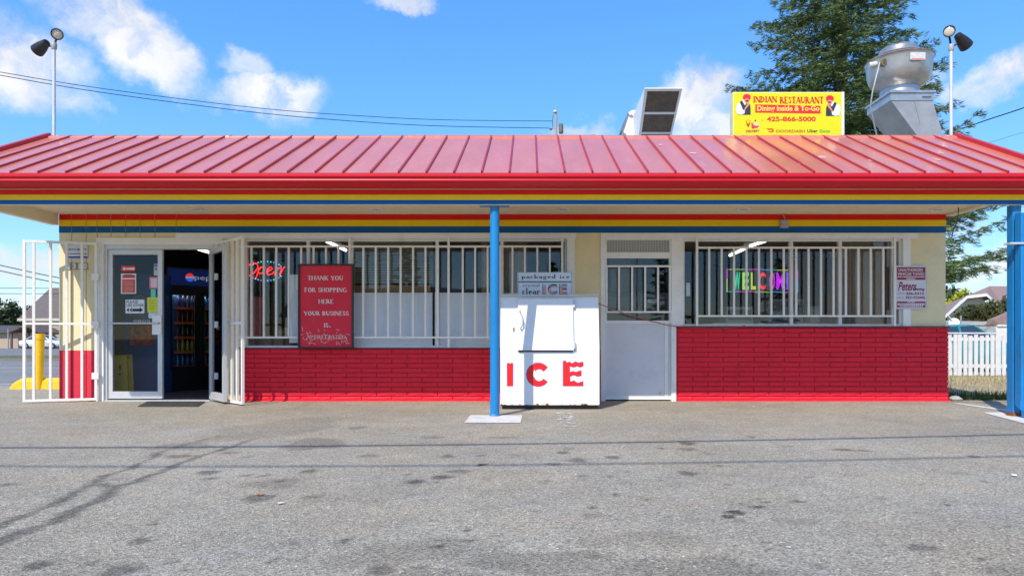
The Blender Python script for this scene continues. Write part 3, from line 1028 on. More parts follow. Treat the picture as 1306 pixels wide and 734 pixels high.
def door_leaf(w, h, parent_name, parent, loc=None, rz=0, back=False):
    """aluminium shop door modelled in its own frame, hinge at x=0, outer face towards -y"""
    f = MB()
    st, top, bot, t = .065, .07, .10, .045
    f.box(0, st, 0, t, 0, h); f.box(w - st, w, 0, t, 0, h)
    f.box(st, w - st, 0, t, 0, bot); f.box(st, w - st, 0, t, h - top, h)
    o = bpy.data.objects.new(parent_name, f.mesh(parent_name, M['alu']))
    COL.objects.link(o); o.parent = parent
    org = ORG[parent.name]
    o.location = (loc[0] - org[0], loc[1] - org[1], loc[2] - org[2]); o.rotation_euler = (0, 0, rz)
    ORG[o.name] = (0, 0, 0)
    MB().box(st, w - st, .018, .026, bot, h - top).build('pane', DOOR_GLASS, o)
    hb = MB()
    ys = -.05 if not back else t + .05
    ze = h * .505
    hb.tube([(st * .5, 0 if not back else t, ze), (st * .5, ys, ze), (w - st * .5, ys, ze), (w - st * .5, 0 if not back else t, ze)], .013, 8)
    hb.build('push_bar', M['alu'], o)
    return o


LW = wx(206) - wx(136.5)
LH = wz(318) - wz(508)
leftdoor = door_leaf(LW, LH, 'door', shop, (wx(136.5), D + .02, wz(508)), 0)
MB().box(LW - .135, LW - .005, -.018, 0, LH * .43, LH * .43 + .27).build('lock_box', M['white'], leftdoor)
hx, hy = wx(266.5, 9.74), 9.74
fx, fy = wx(285, 9.18), 9.18
ang = math.atan2(fy - hy, fx - hx)
rl = math.hypot(fx - hx, fy - hy)
rightdoor = door_leaf(rl, LH, 'door', shop, (hx, hy, wz(508)), ang, back=True)
rightdoor['label'] = 'open aluminium door leaf'

# soffit, fascia, gutter, roof
YF = 7.68                                   # fascia front
YG = 7.47                                   # gutter lip
YR = 9.45                                   # ridge line
RXL, RXR = -6.60, 5.86
MB().box(WL, WR, YF + .06, D, ZT, ZT + .03).build('soffit', M['soffit'], shop)
MB().box(WL - .03, WR + .03, YF + .004, YF + .06, wz(260.8, YF), wz(222, YF)).build('fascia_board', cream, shop)
for (ya, yb, k) in ((241.8, 248.2, 'red'), (248.2, 255, 'yellow'), (255, 260.6, 'blue')):
    MB().box(WL - .032, WR + .032, YF, YF + .004, wz(yb, YF) + .001, wz(ya, YF)).build('painted_stripe', M[k], shop)
# side beams under the two roof ends
MB().box(WL - .1, WL - .002, YF + .062, D - .002, wz(287), ZT + .2).build('side_beam', M['soffit'], shop)
MB().box(WR + .002, WR + .1, YF + .062, D - .002, wz(276), ZT + .2).build('side_beam', M['soffit'], shop)
GZ = lambda py, y: wz(py, y)
prof = [(YF - .001, GZ(238.6, 7.60)), (7.60, GZ(238.6, 7.60)), (7.575, GZ(236.6, 7.575)), (7.53, GZ(233.0, 7.53)), (7.505, GZ(231.6, 7.505)),
        (7.492, GZ(230.9, 7.492)), (7.488, GZ(229.6, 7.488)), (7.492, GZ(228.0, 7.492)), (7.486, GZ(226.6, 7.486)), (7.474, GZ(225.4, 7.474)), (YG, GZ(224.4, YG)),
        (YG, GZ(221.4, YG)), (YG + .004, GZ(220.7, YG)), (YG + .016, GZ(220.7, YG)), (YG + .016, GZ(223, YG)), (YF - .001, GZ(224, YG))]
MB().xprism(prof, WL - .05, WR + .05).build('gutter', M['gutter'], shop)
ZE, ZR = wz(221.5, YG + .04), wz(175, YR)
YE = YG + .045
run = math.hypot(YR - YE, ZR - ZE)
sl_a = math.atan2(ZR - ZE, YR - YE)
MB().xprism([(YE + .05, ZE - .035), (YR, ZR - .035), (YR, ZT + .04), (YE + .1, ZT + .04)], WL - .02, WR + .02).build('roof_core', cream, shop)
npan = 41
pw = (RXR - RXL) / npan


def slope_piece(w, t, l0=0.0, l1=1.0, lift=0.0, bow=0.0):
    b = MB()
    n = 6
    up = Vector((0, -math.sin(sl_a), math.cos(sl_a))); al = Vector((0, math.cos(sl_a), math.sin(sl_a)))
    for i in range(n + 1):
        q = l0 * run + (l1 - l0) * run * i / n
        for (xx, tt) in ((-w / 2, 0), (0, bow), (w / 2, 0)):
            p = al * q + up * (lift + t + tt * math.sin(math.pi * (i + .5) / n)); b.v.append((xx, p.y, p.z))
    for i in range(n):
        for c in range(2):
            k = i * 3 + c
            b.f.append((k, k + 1, k + 4, k + 3))
    # underside edge
    k = len(b.v)
    for xx in (-w / 2, w / 2):
        for q in (l0 * run, l1 * run):
            p = al * q + up * lift; b.v.append((xx, p.y, p.z))
    b.f += [(0, k, k + 2, 2), (0, k, k + 1, n * 3)[::-1], (2, k + 2, k + 3, n * 3 + 2), (n * 3, k + 1, k + 3, n * 3 + 2)[::-1], (k, k + 1, k + 3, k + 2)]
    return b


pan_me = [slope_piece(pw - .004, .012, 0, .985, 0, .0009 * s).mesh('roof_panel', M['roof'], smooth=False) for s in (-1.6, 0, 1, 1.8)]
rg = random.Random(9)
for k in range(npan):
    o = place('roof_panel', rg.choice(pan_me), (RXL + pw * (k + .5), YE, ZE), shop)
    o.rotation_euler = (rg.uniform(-.003, .003), rg.uniform(-.004, .004), 0)
rib_me = slope_piece(.018, .034, -.002, .99).mesh('roof_rib', M['rib'])
for k in range(1, npan):
    place('roof_rib', rib_me, (RXL + pw * k, YE, ZE), shop)
rake_me = slope_piece(.06, .06, -.004, 1.0).mesh('rake_trim', mat('rake_red', (.50, .02, .03), .35, var=.06))
for x in (RXL - .02, RXR + .02):
    place('rake_trim', rake_me, (x, YE, ZE), shop)
# ridge cap in lengths, with the joints showing
cap_n = 5
for k in range(cap_n):
    a = RXL - .04 + (RXR - RXL + .08) * k / cap_n; b = RXL - .04 + (RXR - RXL + .08) * (k + 1) / cap_n
    z1 = wz(172.2, YR) + rg.uniform(-.004, .004)
    MB().xprism([(YR - .10, ZR - .045), (YR - .085, ZR - .01), (YR - .02, z1 - .006), (YR + .08, z1), (YR + .2, z1 - .005), (YR + .2, ZR - .1), (YR, ZR - .1)], a + .002, b - .002).build('ridge_cap', M['roof'], shop)
    MB().xprism([(YR - .105, ZR - .05), (YR - .088, ZR - .006), (YR - .02, z1), (YR + .08, z1 + .006), (YR + .2, z1), (YR + .2, ZR - .1), (YR, ZR - .1)], b - .03, b + .03).build('cap_joint', M['roof'], shop)
roof_deck_z = 3.25
MB().box(WL, WR, YR + .2, 17.15, ZT + .5 + .002, roof_deck_z).build('flat_roof', mat('roof_felt', (.3, .3, .3), .9, var=.15), shop)
MB().box(WL, WR, YR + .06, YR + .198, ZT + .505, ZR - .05).build('parapet', cream, shop)
# pale scuffs of bare metal on the panels
for (px, py, w) in ((842, 188, .05), (884, 199, .06), (1023, 212, .05), (1110, 208, .05), (1206, 190, .05), (1201, 199, .05), (1196, 207, .06), (1048, 204, .10)):
    t = (221 - py) / (221 - 175)
    yy = YE + (YR - YE) * t; d = yy
    zz = ZE + (ZR - ZE) * t + .016
    up = Vector((0, -math.sin(sl_a), math.cos(sl_a)))
    x = wx(px, d)
    mb = MB(); b = []
    for k in range(9):
        a = 2 * math.pi * k / 9
        r_ = w * rg.uniform(.5, 1)
        b.append((x + r_ * math.cos(a), yy + r_ * math.sin(a) * math.cos(sl_a), zz + r_ * math.sin(a) * math.sin(sl_a)))
    mb.face(b).build('scuff', mat('scuff_pale', (.66, .36, .33), .5, var=.2, vscale=30), shop)
# soffit downlights
for px in (250, 481, 718, 948, 1196):
    y = .96 * D
    c = (wx(px, y), y, ZT)
    l = MB().lathe(c, [(.095, -.001), (.095, -.012), (.08, -.016), (.07, -.004), (.0, -.004)], 20).build('downlight', mat('downlight_trim', (.72, .70, .64), .4), shop, True)
    MB().lathe(c, [(.068, -.0042), (.05, -.012), (.02, -.016), (0, -.0165)], 16).build('lens', mat('downlight_lens', (.5, .5, .48), .2), l, True)
# small grey sensor box with its conduit
sb = thing('sensor_box', 'small grey box with thin conduit fixed to the striped wall', 'junction box', (wx(999), D - .06, wz(291.5)))
MB().bbox(wx(994), wx(1004), D - .06, D - .006, wz(291), wz(281), .005).build('box', mat('grey_plastic', (.42, .40, .36), .6), sb)
MB().tube([(wx(1000), D - .03, wz(281)), (wx(999), D - .03, wz(277)), (wx(998), D - .02, ZT - .005)], .008, 6).build('conduit', mat('grey_plastic', (.42, .40, .36), .6), sb)

# ------------------------------------------------------------------ security grilles
SP = 15.75


def grille(name, label, y0, rail_t, rail_b, bars, tall, xa, xb, ztop, zbot, group='window security grilles'):
    g = thing(name, label, 'security grille', (wx((xa + xb) / 2), y0, wz(rail_b)), group=group)
    t = .013
    MB().box(wx(xa), wx(xb), y0 - t, y0 + t, wz(rail_t) - t, wz(rail_t) + t).build('rail', M['bar'], g)
    MB().box(wx(xa), wx(xb), y0 - t, y0 + t, wz(rail_b) - t, wz(rail_b) + t).build('rail', M['bar'], g)
    for x in bars:
        MB().box(wx(x) - t, wx(x) + t, y0 - t + .001, y0 + t - .001, wz(rail_b) + t, wz(rail_t) - t).build('bar', M['bar'], g)
    for x in tall:
        t2 = .015
        MB().box(wx(x) - t2, wx(x) + t2, y0 - t2 - .001, y0 + t2 + .001, zbot, ztop).build('post_bar', M['bar'], g)
    return g


GY = D - .06
bars = [323 + SP * k for k in range(25)]
tall = [447.4, 572.8, 716.8]
grille('window_grille', 'long white barred grille behind the red thank-you sign', GY, 315, 430,
       [b for b in bars if all(abs(b - q) > 8 for q in tall)], tall, 303, 717, wz(303), wz(443))
bars = [903 + SP * k for k in range(15)]
tall = [887.5, 1138]
grille('window_grille', 'white barred grille in front of the lit WELCOME sign', GY, 316.5, 403,
       [b for b in bars if all(abs(b - q) > 8 for q in tall)], tall, 887.5, 1138, wz(303), wz(415.5))
grille('window_grille', 'small five-bar white grille across the order hatch', D - .01, 339.5, 397.7,
       [773.5, 789.3, 806, 822.6, 839, 854.3], [], 772, 856, wz(339), wz(398))


def gate(label, hinge, free, ys, mid):
    """security gate leaf: modelled flat along +x from its hinge"""
    (x0, y0), (x1, y1) = hinge, free
    L = math.hypot(x1 - x0, y1 - y0)
    g = thing('security_gate', label, 'gate', (x0, y0, 0), math.atan2(y1 - y0, x1 - x0), 'entrance security gates')
    t = .016
    H = 2.215
    for z in (.035, mid, H):
        MB().box(.0, L, -t, t, z - t, z + t).build('rail', M['bar'], g)
    for q in ys:
        x = L * q
        MB().box(x - t * .92, x + t * .92, -t * .9, t * .9, .035 + t, mid - t).build('bar', M['bar'], g)
        MB().box(x - t * .92, x + t * .92, -t * .9, t * .9, mid + t, H - t).build('bar', M['bar'], g)
    for q in (0, 1):
        MB().box(L * q - t, L * q + t, -t - .001, t + .001, .02, H + t).build('stile', M['bar'], g)
    for z in (.36, 1.08, 1.75):
        MB().box(-.035, .05, -.028, .022, z - .045, z + .045).build('hinge', M['bar'], g)
    return g, L


g1, L1 = gate('white barred gate leaf swung back across the left wall corner', (wx(122.5, 9.62), 9.62), (wx(31, 9.35), 9.35), (.2, .415, .64, .87), 1.09)
g2, L2 = gate('white barred gate leaf standing half open beside the entrance', (wx(277, 9.6), 9.6), (wx(309.5, 9.02), 9.02), (.2, .4, .6, .8), 1.09)
ch = MB()
for k in range(7):
    c = (L2 * .3 - .03 * k, -.03, 1.08 - .012 * k)
    ch.tube([(c[0] + .016 * math.cos(a), c[1] + (.016 * math.sin(a) if k % 2 else 0), c[2] + (0 if k % 2 else .016 * math.sin(a))) for a in [R(45 * i) for i in range(9)]], .004, 5)
ch.box(L2 * .3 - .03, L2 * .3 + .02, -.05, -.022, 1.0, 1.06)
ch.build('padlock_chain', M['steel'], g2)

# ------------------------------------------------------------------ posts, downpipe
PY = 7.79


def pad(pix, label):
    z = .006
    return struct(MB().face([(*gnd(*p), z) for p in pix]).build('concrete_pad', M['concrete']))


pad([(592, 539.5), (664, 539.5), (666, 529.5), (600, 529.5)], '')
pad([(1252, 526), (1310, 541), (1345, 541), (1320, 526)], '')
zc = wz(262.6, PY)
p1 = thing('canopy_post', 'round blue canopy post standing beside the white ice box', 'post', (wx(631, PY), PY, 0), group='blue posts carrying the canopy')
c0 = (wx(631, PY), PY)
MB().cyl((*c0, .006), (*c0, zc), .053, n=24).build('shaft', M['post'], p1, True)
MB().lathe((*c0, 0), [(.062, .006), (.062, .02), (.055, .03)], 24).build('collar', mat('post_foot', (.03, .2, .4), .5, var=.3, vscale=20), p1, True)
MB().box(wx(611.5, PY), wx(649.5, PY), PY - .07, PY + .07, zc, zc + .03).build('cap_plate', mat('cap_blue', (.012, .18, .42), .45), p1)
p2 = thing('canopy_post', 'square blue canopy post at the right end of the canopy', 'post', (wx(1295, PY), PY, 0), group='blue posts carrying the canopy')
MB().bbox(wx(1288, PY), wx(1299, PY), PY - .05, PY + .05, .006, wz(262, PY), .006).build('shaft', M['post'], p2)
MB().box(wx(1287.5, PY), wx(1299.5, PY), PY - .054, PY + .054, .006, .05).build('foot', M['rust'], p2)
dp = thing('downpipe', 'ribbed blue rain downpipe with a curved foot against the right post', 'downpipe', (wx(1310, 7.6), 7.6, 0))
b = MB()
X0 = wx(1300, 7.62)
prof = []
w_ = .105
for k in range(9):
    prof.append((X0 + w_ * k / 8, 7.60 + (.012 if k % 2 else 0)))
prof += [(X0 + w_, 7.69), (X0, 7.69)]
n = len(prof)
for z in (.17, 2.28):
    b.v += [(p[0], p[1], z) for p in prof]
for i in range(n):
    j = (i + 1) % n
    b.f.append((i, j, n + j, n + i))
b.f.append(tuple(range(n))[::-1]); b.f.append(tuple(range(n, 2 * n)))
b.build('pipe', M['post'], dp)
b = MB()
path = [(7.645, .19), (7.64, .12), (7.60, .06), (7.53, .035)]
rings = []
for i, (y, z) in enumerate(path):
    a = [R(0), R(25), R(60), R(85)][i]
    k = len(b.v)
    ny_, nz_ = math.cos(a), math.sin(a)
    for (dx, e) in ((0, -.045), (.11, -.045), (.11, .045), (0, .045)):
        b.v.append((X0 - .003 + dx, y + e * ny_, z + e * nz_ * -1 * -1))
    rings.append(k)
for i in range(3):
    for k in range(4):
        j = (k + 1) % 4
        b.f.append((rings[i] + k, rings[i + 1] + k, rings[i + 1] + j, rings[i] + j))
b.f.append(tuple(rings[3] + k for k in range(4)))
b.build('elbow', M['post'], dp)
MB().box(X0 - .12, X0 + .115, 7.592, 7.70, 1.93, 1.95).build('strap', mat('strap_pale', (.5, .55, .6), .4), dp)

# ------------------------------------------------------------------ the ice box
def build_icebox():
    yb0 = 8.545
    s = FPX / yb0
    xl, xr = wx(638, yb0), wx(764.5, yb0)
    zt_ = wz(377.5, 8.66); zk = wz(449, yb0); z0 = .05
    yk, yt = yb0, 8.70
    yback = 9.42
    ice = thing('ice_box', 'white slant-front ice merchandiser box lettered ICE in red', 'ice box', ((xl + xr) / 2, (yb0 + yback) / 2, 0))
    body = MB()
    body.xprism([(yk, z0), (yk, zk), (yt, zt_), (yback, zt_), (yback, z0)], xl, xr)
    bo = body.build('body', M['ice_white'], ice)
    MB().box(xl - .006, xr + .006, yt - .05, yback + .01, zt_ + .001, zt_ + .022).build('top_cap', mat('icebox_cap', (.55, .54, .5), .5, var=.15, vscale=15), ice)
    MB().box(xl + .02, xr - .02, yk + .03, yback - .03, .01, z0).build('skid', M['black'], ice)
    # rust along the lower edge
    rb = random.Random(4); mb = MB()
    for k in range(26):
        a = rb.random(); x = xl + (xr - xl) * (a ** 2.2)
        w = rb.uniform(.01, .06); h_ = rb.uniform(.006, .03)
        mb.face([(x, yk - .0015, z0), (min(xr, x + w), yk - .0015, z0), (min(xr, x + w * .8), yk - .0015, z0 + h_ * .6), (x + w * .4, yk - .0015, z0 + h_), (x + w * .1, yk - .0015, z0 + h_ * .5)])
    mb.face([(xl, yk - .001, z0), (xr, yk - .001, z0), (xr, yk - .001, z0 + .006), (xl, yk - .001, z0 + .006)])
    mb.build('rust_edge', M['rust'], ice)
    # sloped door on the upper front
    al = Vector((0, yt - yk, zt_ - zk)); Ls = al.length; al.normalize()
    nm = Vector((0, -al.z, al.y))
    dx0, dx1 = wx(660, 8.62), wx(731.5, 8.62)

    def slab(x0, x1, l0, l1, t0, t1):
        b = MB(); k = []
        for (t, e) in ((t0, 0), (t1, .006)):
            for (x, l) in ((x0 + e, l0 + e), (x1 - e, l0 + e), (x1 - e, l1 - e), (x0 + e, l1 - e)):
                p = Vector((x, yk, zk)) + al * l + nm * t; b.v.append(tuple(p))
        b.f = [(4, 5, 6, 7), (0, 1, 5, 4), (1, 2, 6, 5), (2, 3, 7, 6), (3, 0, 4, 7), (3, 2, 1, 0)]
        return b
    dd = slab(dx0, dx1, .015, Ls - .04, 0, .04).build('door', M['ice_white'], ice)
    slab(dx0 + .012, dx1 - .012, .003, .015, .0, .03).build('door_shadow_strip', M['black'], dd)  # black strip stands for the shadow line under the door edge
    for l in (.03, Ls - .16):
        slab(dx1 - .012, dx1 + .022, l, l + .1, .0, .05).build('hinge', M['steel'], dd)
    hp = lambda x, l, t: tuple(Vector((x, yk, zk)) + al * l + nm * t)
    hxm = dx0 + .035
    MB().tube([hp(hxm, Ls * .68, .04), hp(hxm + .012, Ls * .66, .075), hp(hxm + .03, Ls * .55, .08), hp(hxm + .03, Ls * .46, .08), hp(hxm + .005, Ls * .40, .075), hp(hxm, Ls * .42, .04)], .009, 8).build('handle', M['steel'], dd)
    slab(hxm - .02, hxm + .012, Ls * .70, Ls * .76, .04, .055).build('lock_hasp', M['steel'], dd)
    slab(dx0 - .055, dx0 - .035, Ls * .36, Ls * .44, 0, .012).build('chipped_latch', M['rust'], ice)
    # red letters with a blue edge and white snow cap
    yl = yk - .003
    X = lambda p: wx(590 + p / 3.338, yb0); Z = lambda p: wz(330 + p / 3.338, yb0)
    blue = mat('letter_blue', (.05, .06, .42), .5); red = mat('letter_red', (.86, .012, .01), .45, var=.05)

    def letter(ps, name):
        q = [(X(a), Z(b_)) for a, b_ in ps]
        mb_ = MB()
        cx = sum(p[0] for p in q) / len(q); cz = sum(p[1] for p in q) / len(q)
        # outline: same shape 6 mm larger, behind
        n_ = len(q); out = []
        ar = sum(q[i][0] * q[(i + 1) % n_][1] - q[(i + 1) % n_][0] * q[i][1] for i in range(n_))
        if ar < 0: q = q[::-1]
        for i in range(n_):
            a, b2, c = Vector(q[i - 1]), Vector(q[i]), Vector(q[(i + 1) % n_])
            e = (b2 - a).normalized() + (c - b2).normalized()
            e = e.normalized() if e.length > 1e-6 else (c - b2).normalized()
            out.append((b2.x + e.y * .006, b2.y - e.x * .006))
        poly(out, yl + .0015, name + '_edge', blue, ice)
        poly(q, yl, name, red, ice)
    letter([(190, 446), (196, 443), (203, 447), (209, 442), (214, 445), (214, 540), (190, 540)], 'letter')
    arc = []
    for k in range(15):
        a = R(38 + (322 - 38) * k / 14); arc.append((322 + 50 * math.cos(a), 492 - 50 * math.sin(a)))
    inn = []
    for k in range(15):
        a = R(322 - (322 - 38) * k / 14); inn.append((326 + 24 * math.cos(a), 494 - 27 * math.sin(a)))
    letter(arc + inn, 'letter')
    letter([(428, 436), (436, 432), (444, 442), (455, 438), (466, 445), (480, 437), (492, 442), (505, 440), (513, 438), (513, 456), (500, 460), (488, 455), (474, 460), (456, 456), (456, 482), (470, 478), (482, 482), (505, 474), (505, 496), (490, 499), (474, 493), (456, 500), (458, 522), (474, 518), (490, 528), (513, 520), (513, 540), (428, 540)], 'letter')
    snow = mat('letter_snow', (.72, .76, .82), .6)
    poly([(X(a), Z(b_)) for a, b_ in ((275, 462), (278, 440), (290, 428), (306, 426), (318, 434), (306, 440), (298, 450), (288, 448))], yl - .001, 'snow_cap', snow, ice)
    poly([(X(a), Z(b_)) for a, b_ in ((302, 480), (306, 468), (309, 482), (310, 500), (305, 505), (301, 496))], yl - .001, 'snow_cap', snow, ice)
    return ice, zt_ + .022, yb0


ICE, ICE_TOP, ICE_Y = build_icebox()


def build_ice_header():
    y = 8.74
    x0, x1 = wx(660, y), wx(729.5, y)
    hs = thing('ice_sign', 'pale blue packaged ice header sign standing on the white box', 'sign', ((x0 + x1) / 2, y + .06, ICE_TOP))
    zA = wz(347, y); zM = wz(359, y); zB = ICE_TOP + .001
    pale = mat('sign_pale_blue', (.56, .62, .66), .5, var=.05); edge = mat('sign_edge_grey', (.42, .44, .48), .5)
    MB().box(x0, x1, y, y + .12, zB, zM - .008).build('lower_panel', edge, hs)
    MB().box(x0, x1, y - .02, y + .12, zM, zA).build('upper_panel', edge, hs)
    MB().box(x0 + .01, x1 - .01, y + .01, y + .11, zM - .008, zM).build('joint', M['black'], hs)
    MB().box(x0 + .018, x1 - .012, y - .023, y - .0205, zM + .012, zA - .008).build('upper_face', pale, hs)
    MB().box(x0 + .018, x1 - .012, y - .003, y - .0005, zB + .004, zM - .012).build('lower_face', pale, hs)
    X = lambda p: wx(650 + p / 12.23, y); Z = lambda p: wz(340 + p / 12.23, y)
    ink = M['ink_black']
    serif('packaged ice', X(178), X(932), Z(205), Z(122), y - .0245, 'lettering', ink, hs, 1.1)
    serif('crystal', X(205), X(470), Z(325), Z(262), y - .0045, 'lettering', mat('ink_violet', (.18, .16, .34), .5), hs, 1.1)
    serif('clear', X(195), X(475), Z(428), Z(330), y - .0045, 'lettering', ink, hs, 1.15)
    for nm_, a, b_, dz in (('I', 515, 565, 0), ('C', 598, 745, 0), ('E', 775, 900, 0)):
        sans(nm_, X(a - 4), X(b_ - 4), Z(432), Z(268), y - .0040, 'lettering', ink, hs, .05)
        sans(nm_, X(a + 6), X(b_ + 2), Z(424), Z(300), y - .0048, 'lettering', mat('ink_salmon', (.62, .28, .26), .5, var=.3, vscale=25), hs, .02)
        sans(nm_, X(a + 4), X(b_ + 4), Z(300), Z(266), y - .0052, 'lettering', mat('ink_cyan', (.25, .52, .62), .5), hs, .02)


build_ice_header()

# red extension cord from the box across the hatch to the brick top
cp = [(760, 386, 9.3), (775, 391, 9.5), (800, 401, 9.62), (826, 408, 9.64), (850, 414, 9.64), (872, 417.2, 9.63), (905, 418.6, 9.62), (935, 418, 9.63), (950, 415.2, 9.64)]
tag(MB().tube([(wx(a, d), d, wz(b_, d)) for a, b_, d in cp], .0065, 6).build('extension_cord', mat('cord_red', (.34, .07, .05), .5), None, True),
    'thin red cord drooping from the ice box across the hatch door', 'cord')

# ------------------------------------------------------------------ signs on the front
def build_thanks():
    y = 9.55
    x0, x1, z0, z1 = wx(380.5, y), wx(451, y), wz(444.3, y), wz(336.4, y)
    s = thing('thank_you_sign', 'red framed sign thanking shoppers, hung on the long window grille', 'sign', ((x0 + x1) / 2, y, z0))
    f = MB(); t = .024
    for q in ((x0, x1, z1 - t, z1), (x0, x1, z0, z0 + t), (x0, x0 + t, z0 + t, z1 - t), (x1 - t, x1, z0 + t, z1 - t)):
        f.box(q[0], q[1], y - .02, y + .02, q[2], q[3])
    f.build('frame', M['black'], s)
    MB().box(x0 + t, x1 - t, y - .002, y + .012, z0 + t, z1 - t).build('face', mat('sign_red', (.70, .018, .045), .4, var=.08, vscale=2, spec=.3, dirt=(.68, .06, .08), dirt_amt=.4, dscale=2.2), s)
    X = lambda p: wx(290 + p / 4.318, y); Z = lambda p: wz(290 + p / 4.318, y)
    ink = mat('sign_letter_white', (.80, .74, .74), .5)
    for txt, a, b_, zc_, hh in (('THANK YOU', 443, 638, 278, 25), ('FOR SHOPPING', 424, 660, 343, 25), ('HERE', 500, 585, 407, 25), ('YOUR BUSINESS', 420, 668, 472, 24), ('IS', 531, 556, 537, 24), ('APPRECIATED', 432, 652, 602, 23)):
        serif(txt, X(a), X(b_), Z(zc_ + hh / 2), Z(zc_ - hh / 2), y - .0045, 'lettering', ink if txt != 'APPRECIATED' else mat('sign_letter_worn', (.66, .42, .42), .5, var=.3, vscale=40), s, 1.25)
    poly([(X(563), Z(548)), (X(568), Z(548)), (X(568), Z(543)), (X(563), Z(543))], y - .0045, 'lettering', ink, s)
    rb = random.Random(8); mb = MB()
    for k in range(55):                      # scratches over the last line
        cx_, cz_ = rb.uniform(405, 672), 640 - abs(rb.gauss(0, 40))
        if cz_ < 545: continue
        L_ = rb.uniform(4, 20); a = rb.uniform(-.5, .5) + (0 if rb.random() < .6 else 1.2); w = rb.uniform(.8, 2.2)
        dx, dz = math.cos(a) * L_, math.sin(a) * L_
        nx, nz_ = -math.sin(a) * w, math.cos(a) * w
        q = [(cx_ - dx, cz_ - dz), (cx_ + nx, cz_ + nz_), (cx_ + dx, cz_ + dz), (cx_ - nx, cz_ - nz_)]
        q = [(min(max(a_, 402), 676), min(b_, 650)) for a_, b_ in q]
        mb.face([(X(a_), y - .006, Z(b_)) for a_, b_ in q][::-1])
    mb.build('scratches', mat('scratch_pink', (.72, .50, .50), .6), s)


build_thanks()


def build_tow():
    y = D - .035
    x0, x1, z0, z1 = wx(1140.5, y), wx(1181.5, y), wz(394, y), wz(338.6, y)
    s = thing('towing_sign', 'white and maroon towing warning sign right of the WELCOME window', 'sign', ((x0 + x1) / 2, y, z0))
    MB().bbox(x0, x1, y, y + .012, z0, z1, .002).build('panel', mat('tow_white', (.66, .67, .72), .4, var=.03), s)
    X = lambda p: wx(1135 + p / 10.49, y); Z = lambda p: wz(330 + p / 10.49, y)
    mar = mat('ink_maroon', (.30, .012, .05), .5); w = mat('tow_letter', (.74, .70, .72), .5)
    yy = y - .002
    b = MB()
    for q in ((78, 488, 110, 112), (78, 488, 662, 664), (78, 80, 112, 662), (486, 488, 112, 662)):
        b.face([(X(q[0]), yy, Z(q[3])), (X(q[1]), yy, Z(q[3])), (X(q[1]), yy, Z(q[2])), (X(q[0]), yy, Z(q[2]))])
    b.build('border', mat('ink_lilac', (.3, .22, .42), .5), s)
    poly([(X(92), Z(112)), (X(474), Z(112)), (X(474), Z(268)), (X(466), Z(280)), (X(100), Z(280)), (X(92), Z(268))], yy, 'band', mar, s)
    poly([(X(92), Z(568)), (X(474), Z(568)), (X(474), Z(648)), (X(92), Z(648))], yy, 'band', mar, s)
    yl = y - .0035
    sans('UNAUTHORIZED', X(112), X(440), Z(168), Z(128), yl, 'lettering', w, s, .02)
    sans('VEHICLES TOWED', X(102), X(460), Z(222), Z(182), yl, 'lettering', w, s, .02)
    rb = random.Random(2)
    b = MB()
    for (za, zb_, xa, xb) in ((234, 248, 98, 462), (258, 272, 222, 340), (572, 584, 232, 332), (592, 620, 100, 468), (626, 642, 130, 440)):
        x = xa
        while x < xb:
            w2 = min(rb.uniform(8, 26), xb - x)
            b.face([(X(x), yl, Z(zb_)), (X(x + w2), yl, Z(zb_)), (X(x + w2), yl, Z(za)), (X(x), yl, Z(za))]); x += w2 + 5
    tag(b.build('small_print', w, s), kind='stuff')
    sans('Peters', X(108), X(355), Z(425), Z(305), yl, 'lettering', mar, s, .02, .35)
    sans('Towing', X(296), X(462), Z(430), Z(386), yl, 'lettering', mar, s, .03, .1)
    sans('(360)', X(108), X(196), Z(480), Z(448), yl, 'lettering', mat('ink_rose', (.5, .3, .38), .5), s)
    sans('336-5312', X(214), X(455), Z(480), Z(444), yl, 'lettering', mar, s, .03)
    sans('(360)', X(98), X(186), Z(536), Z(504), yl, 'lettering', mat('ink_rose', (.5, .3, .38), .5), s)
    sans('757-TOWS', X(206), X(468), Z(536), Z(500), yl, 'lettering', mar, s, .03)


build_tow()


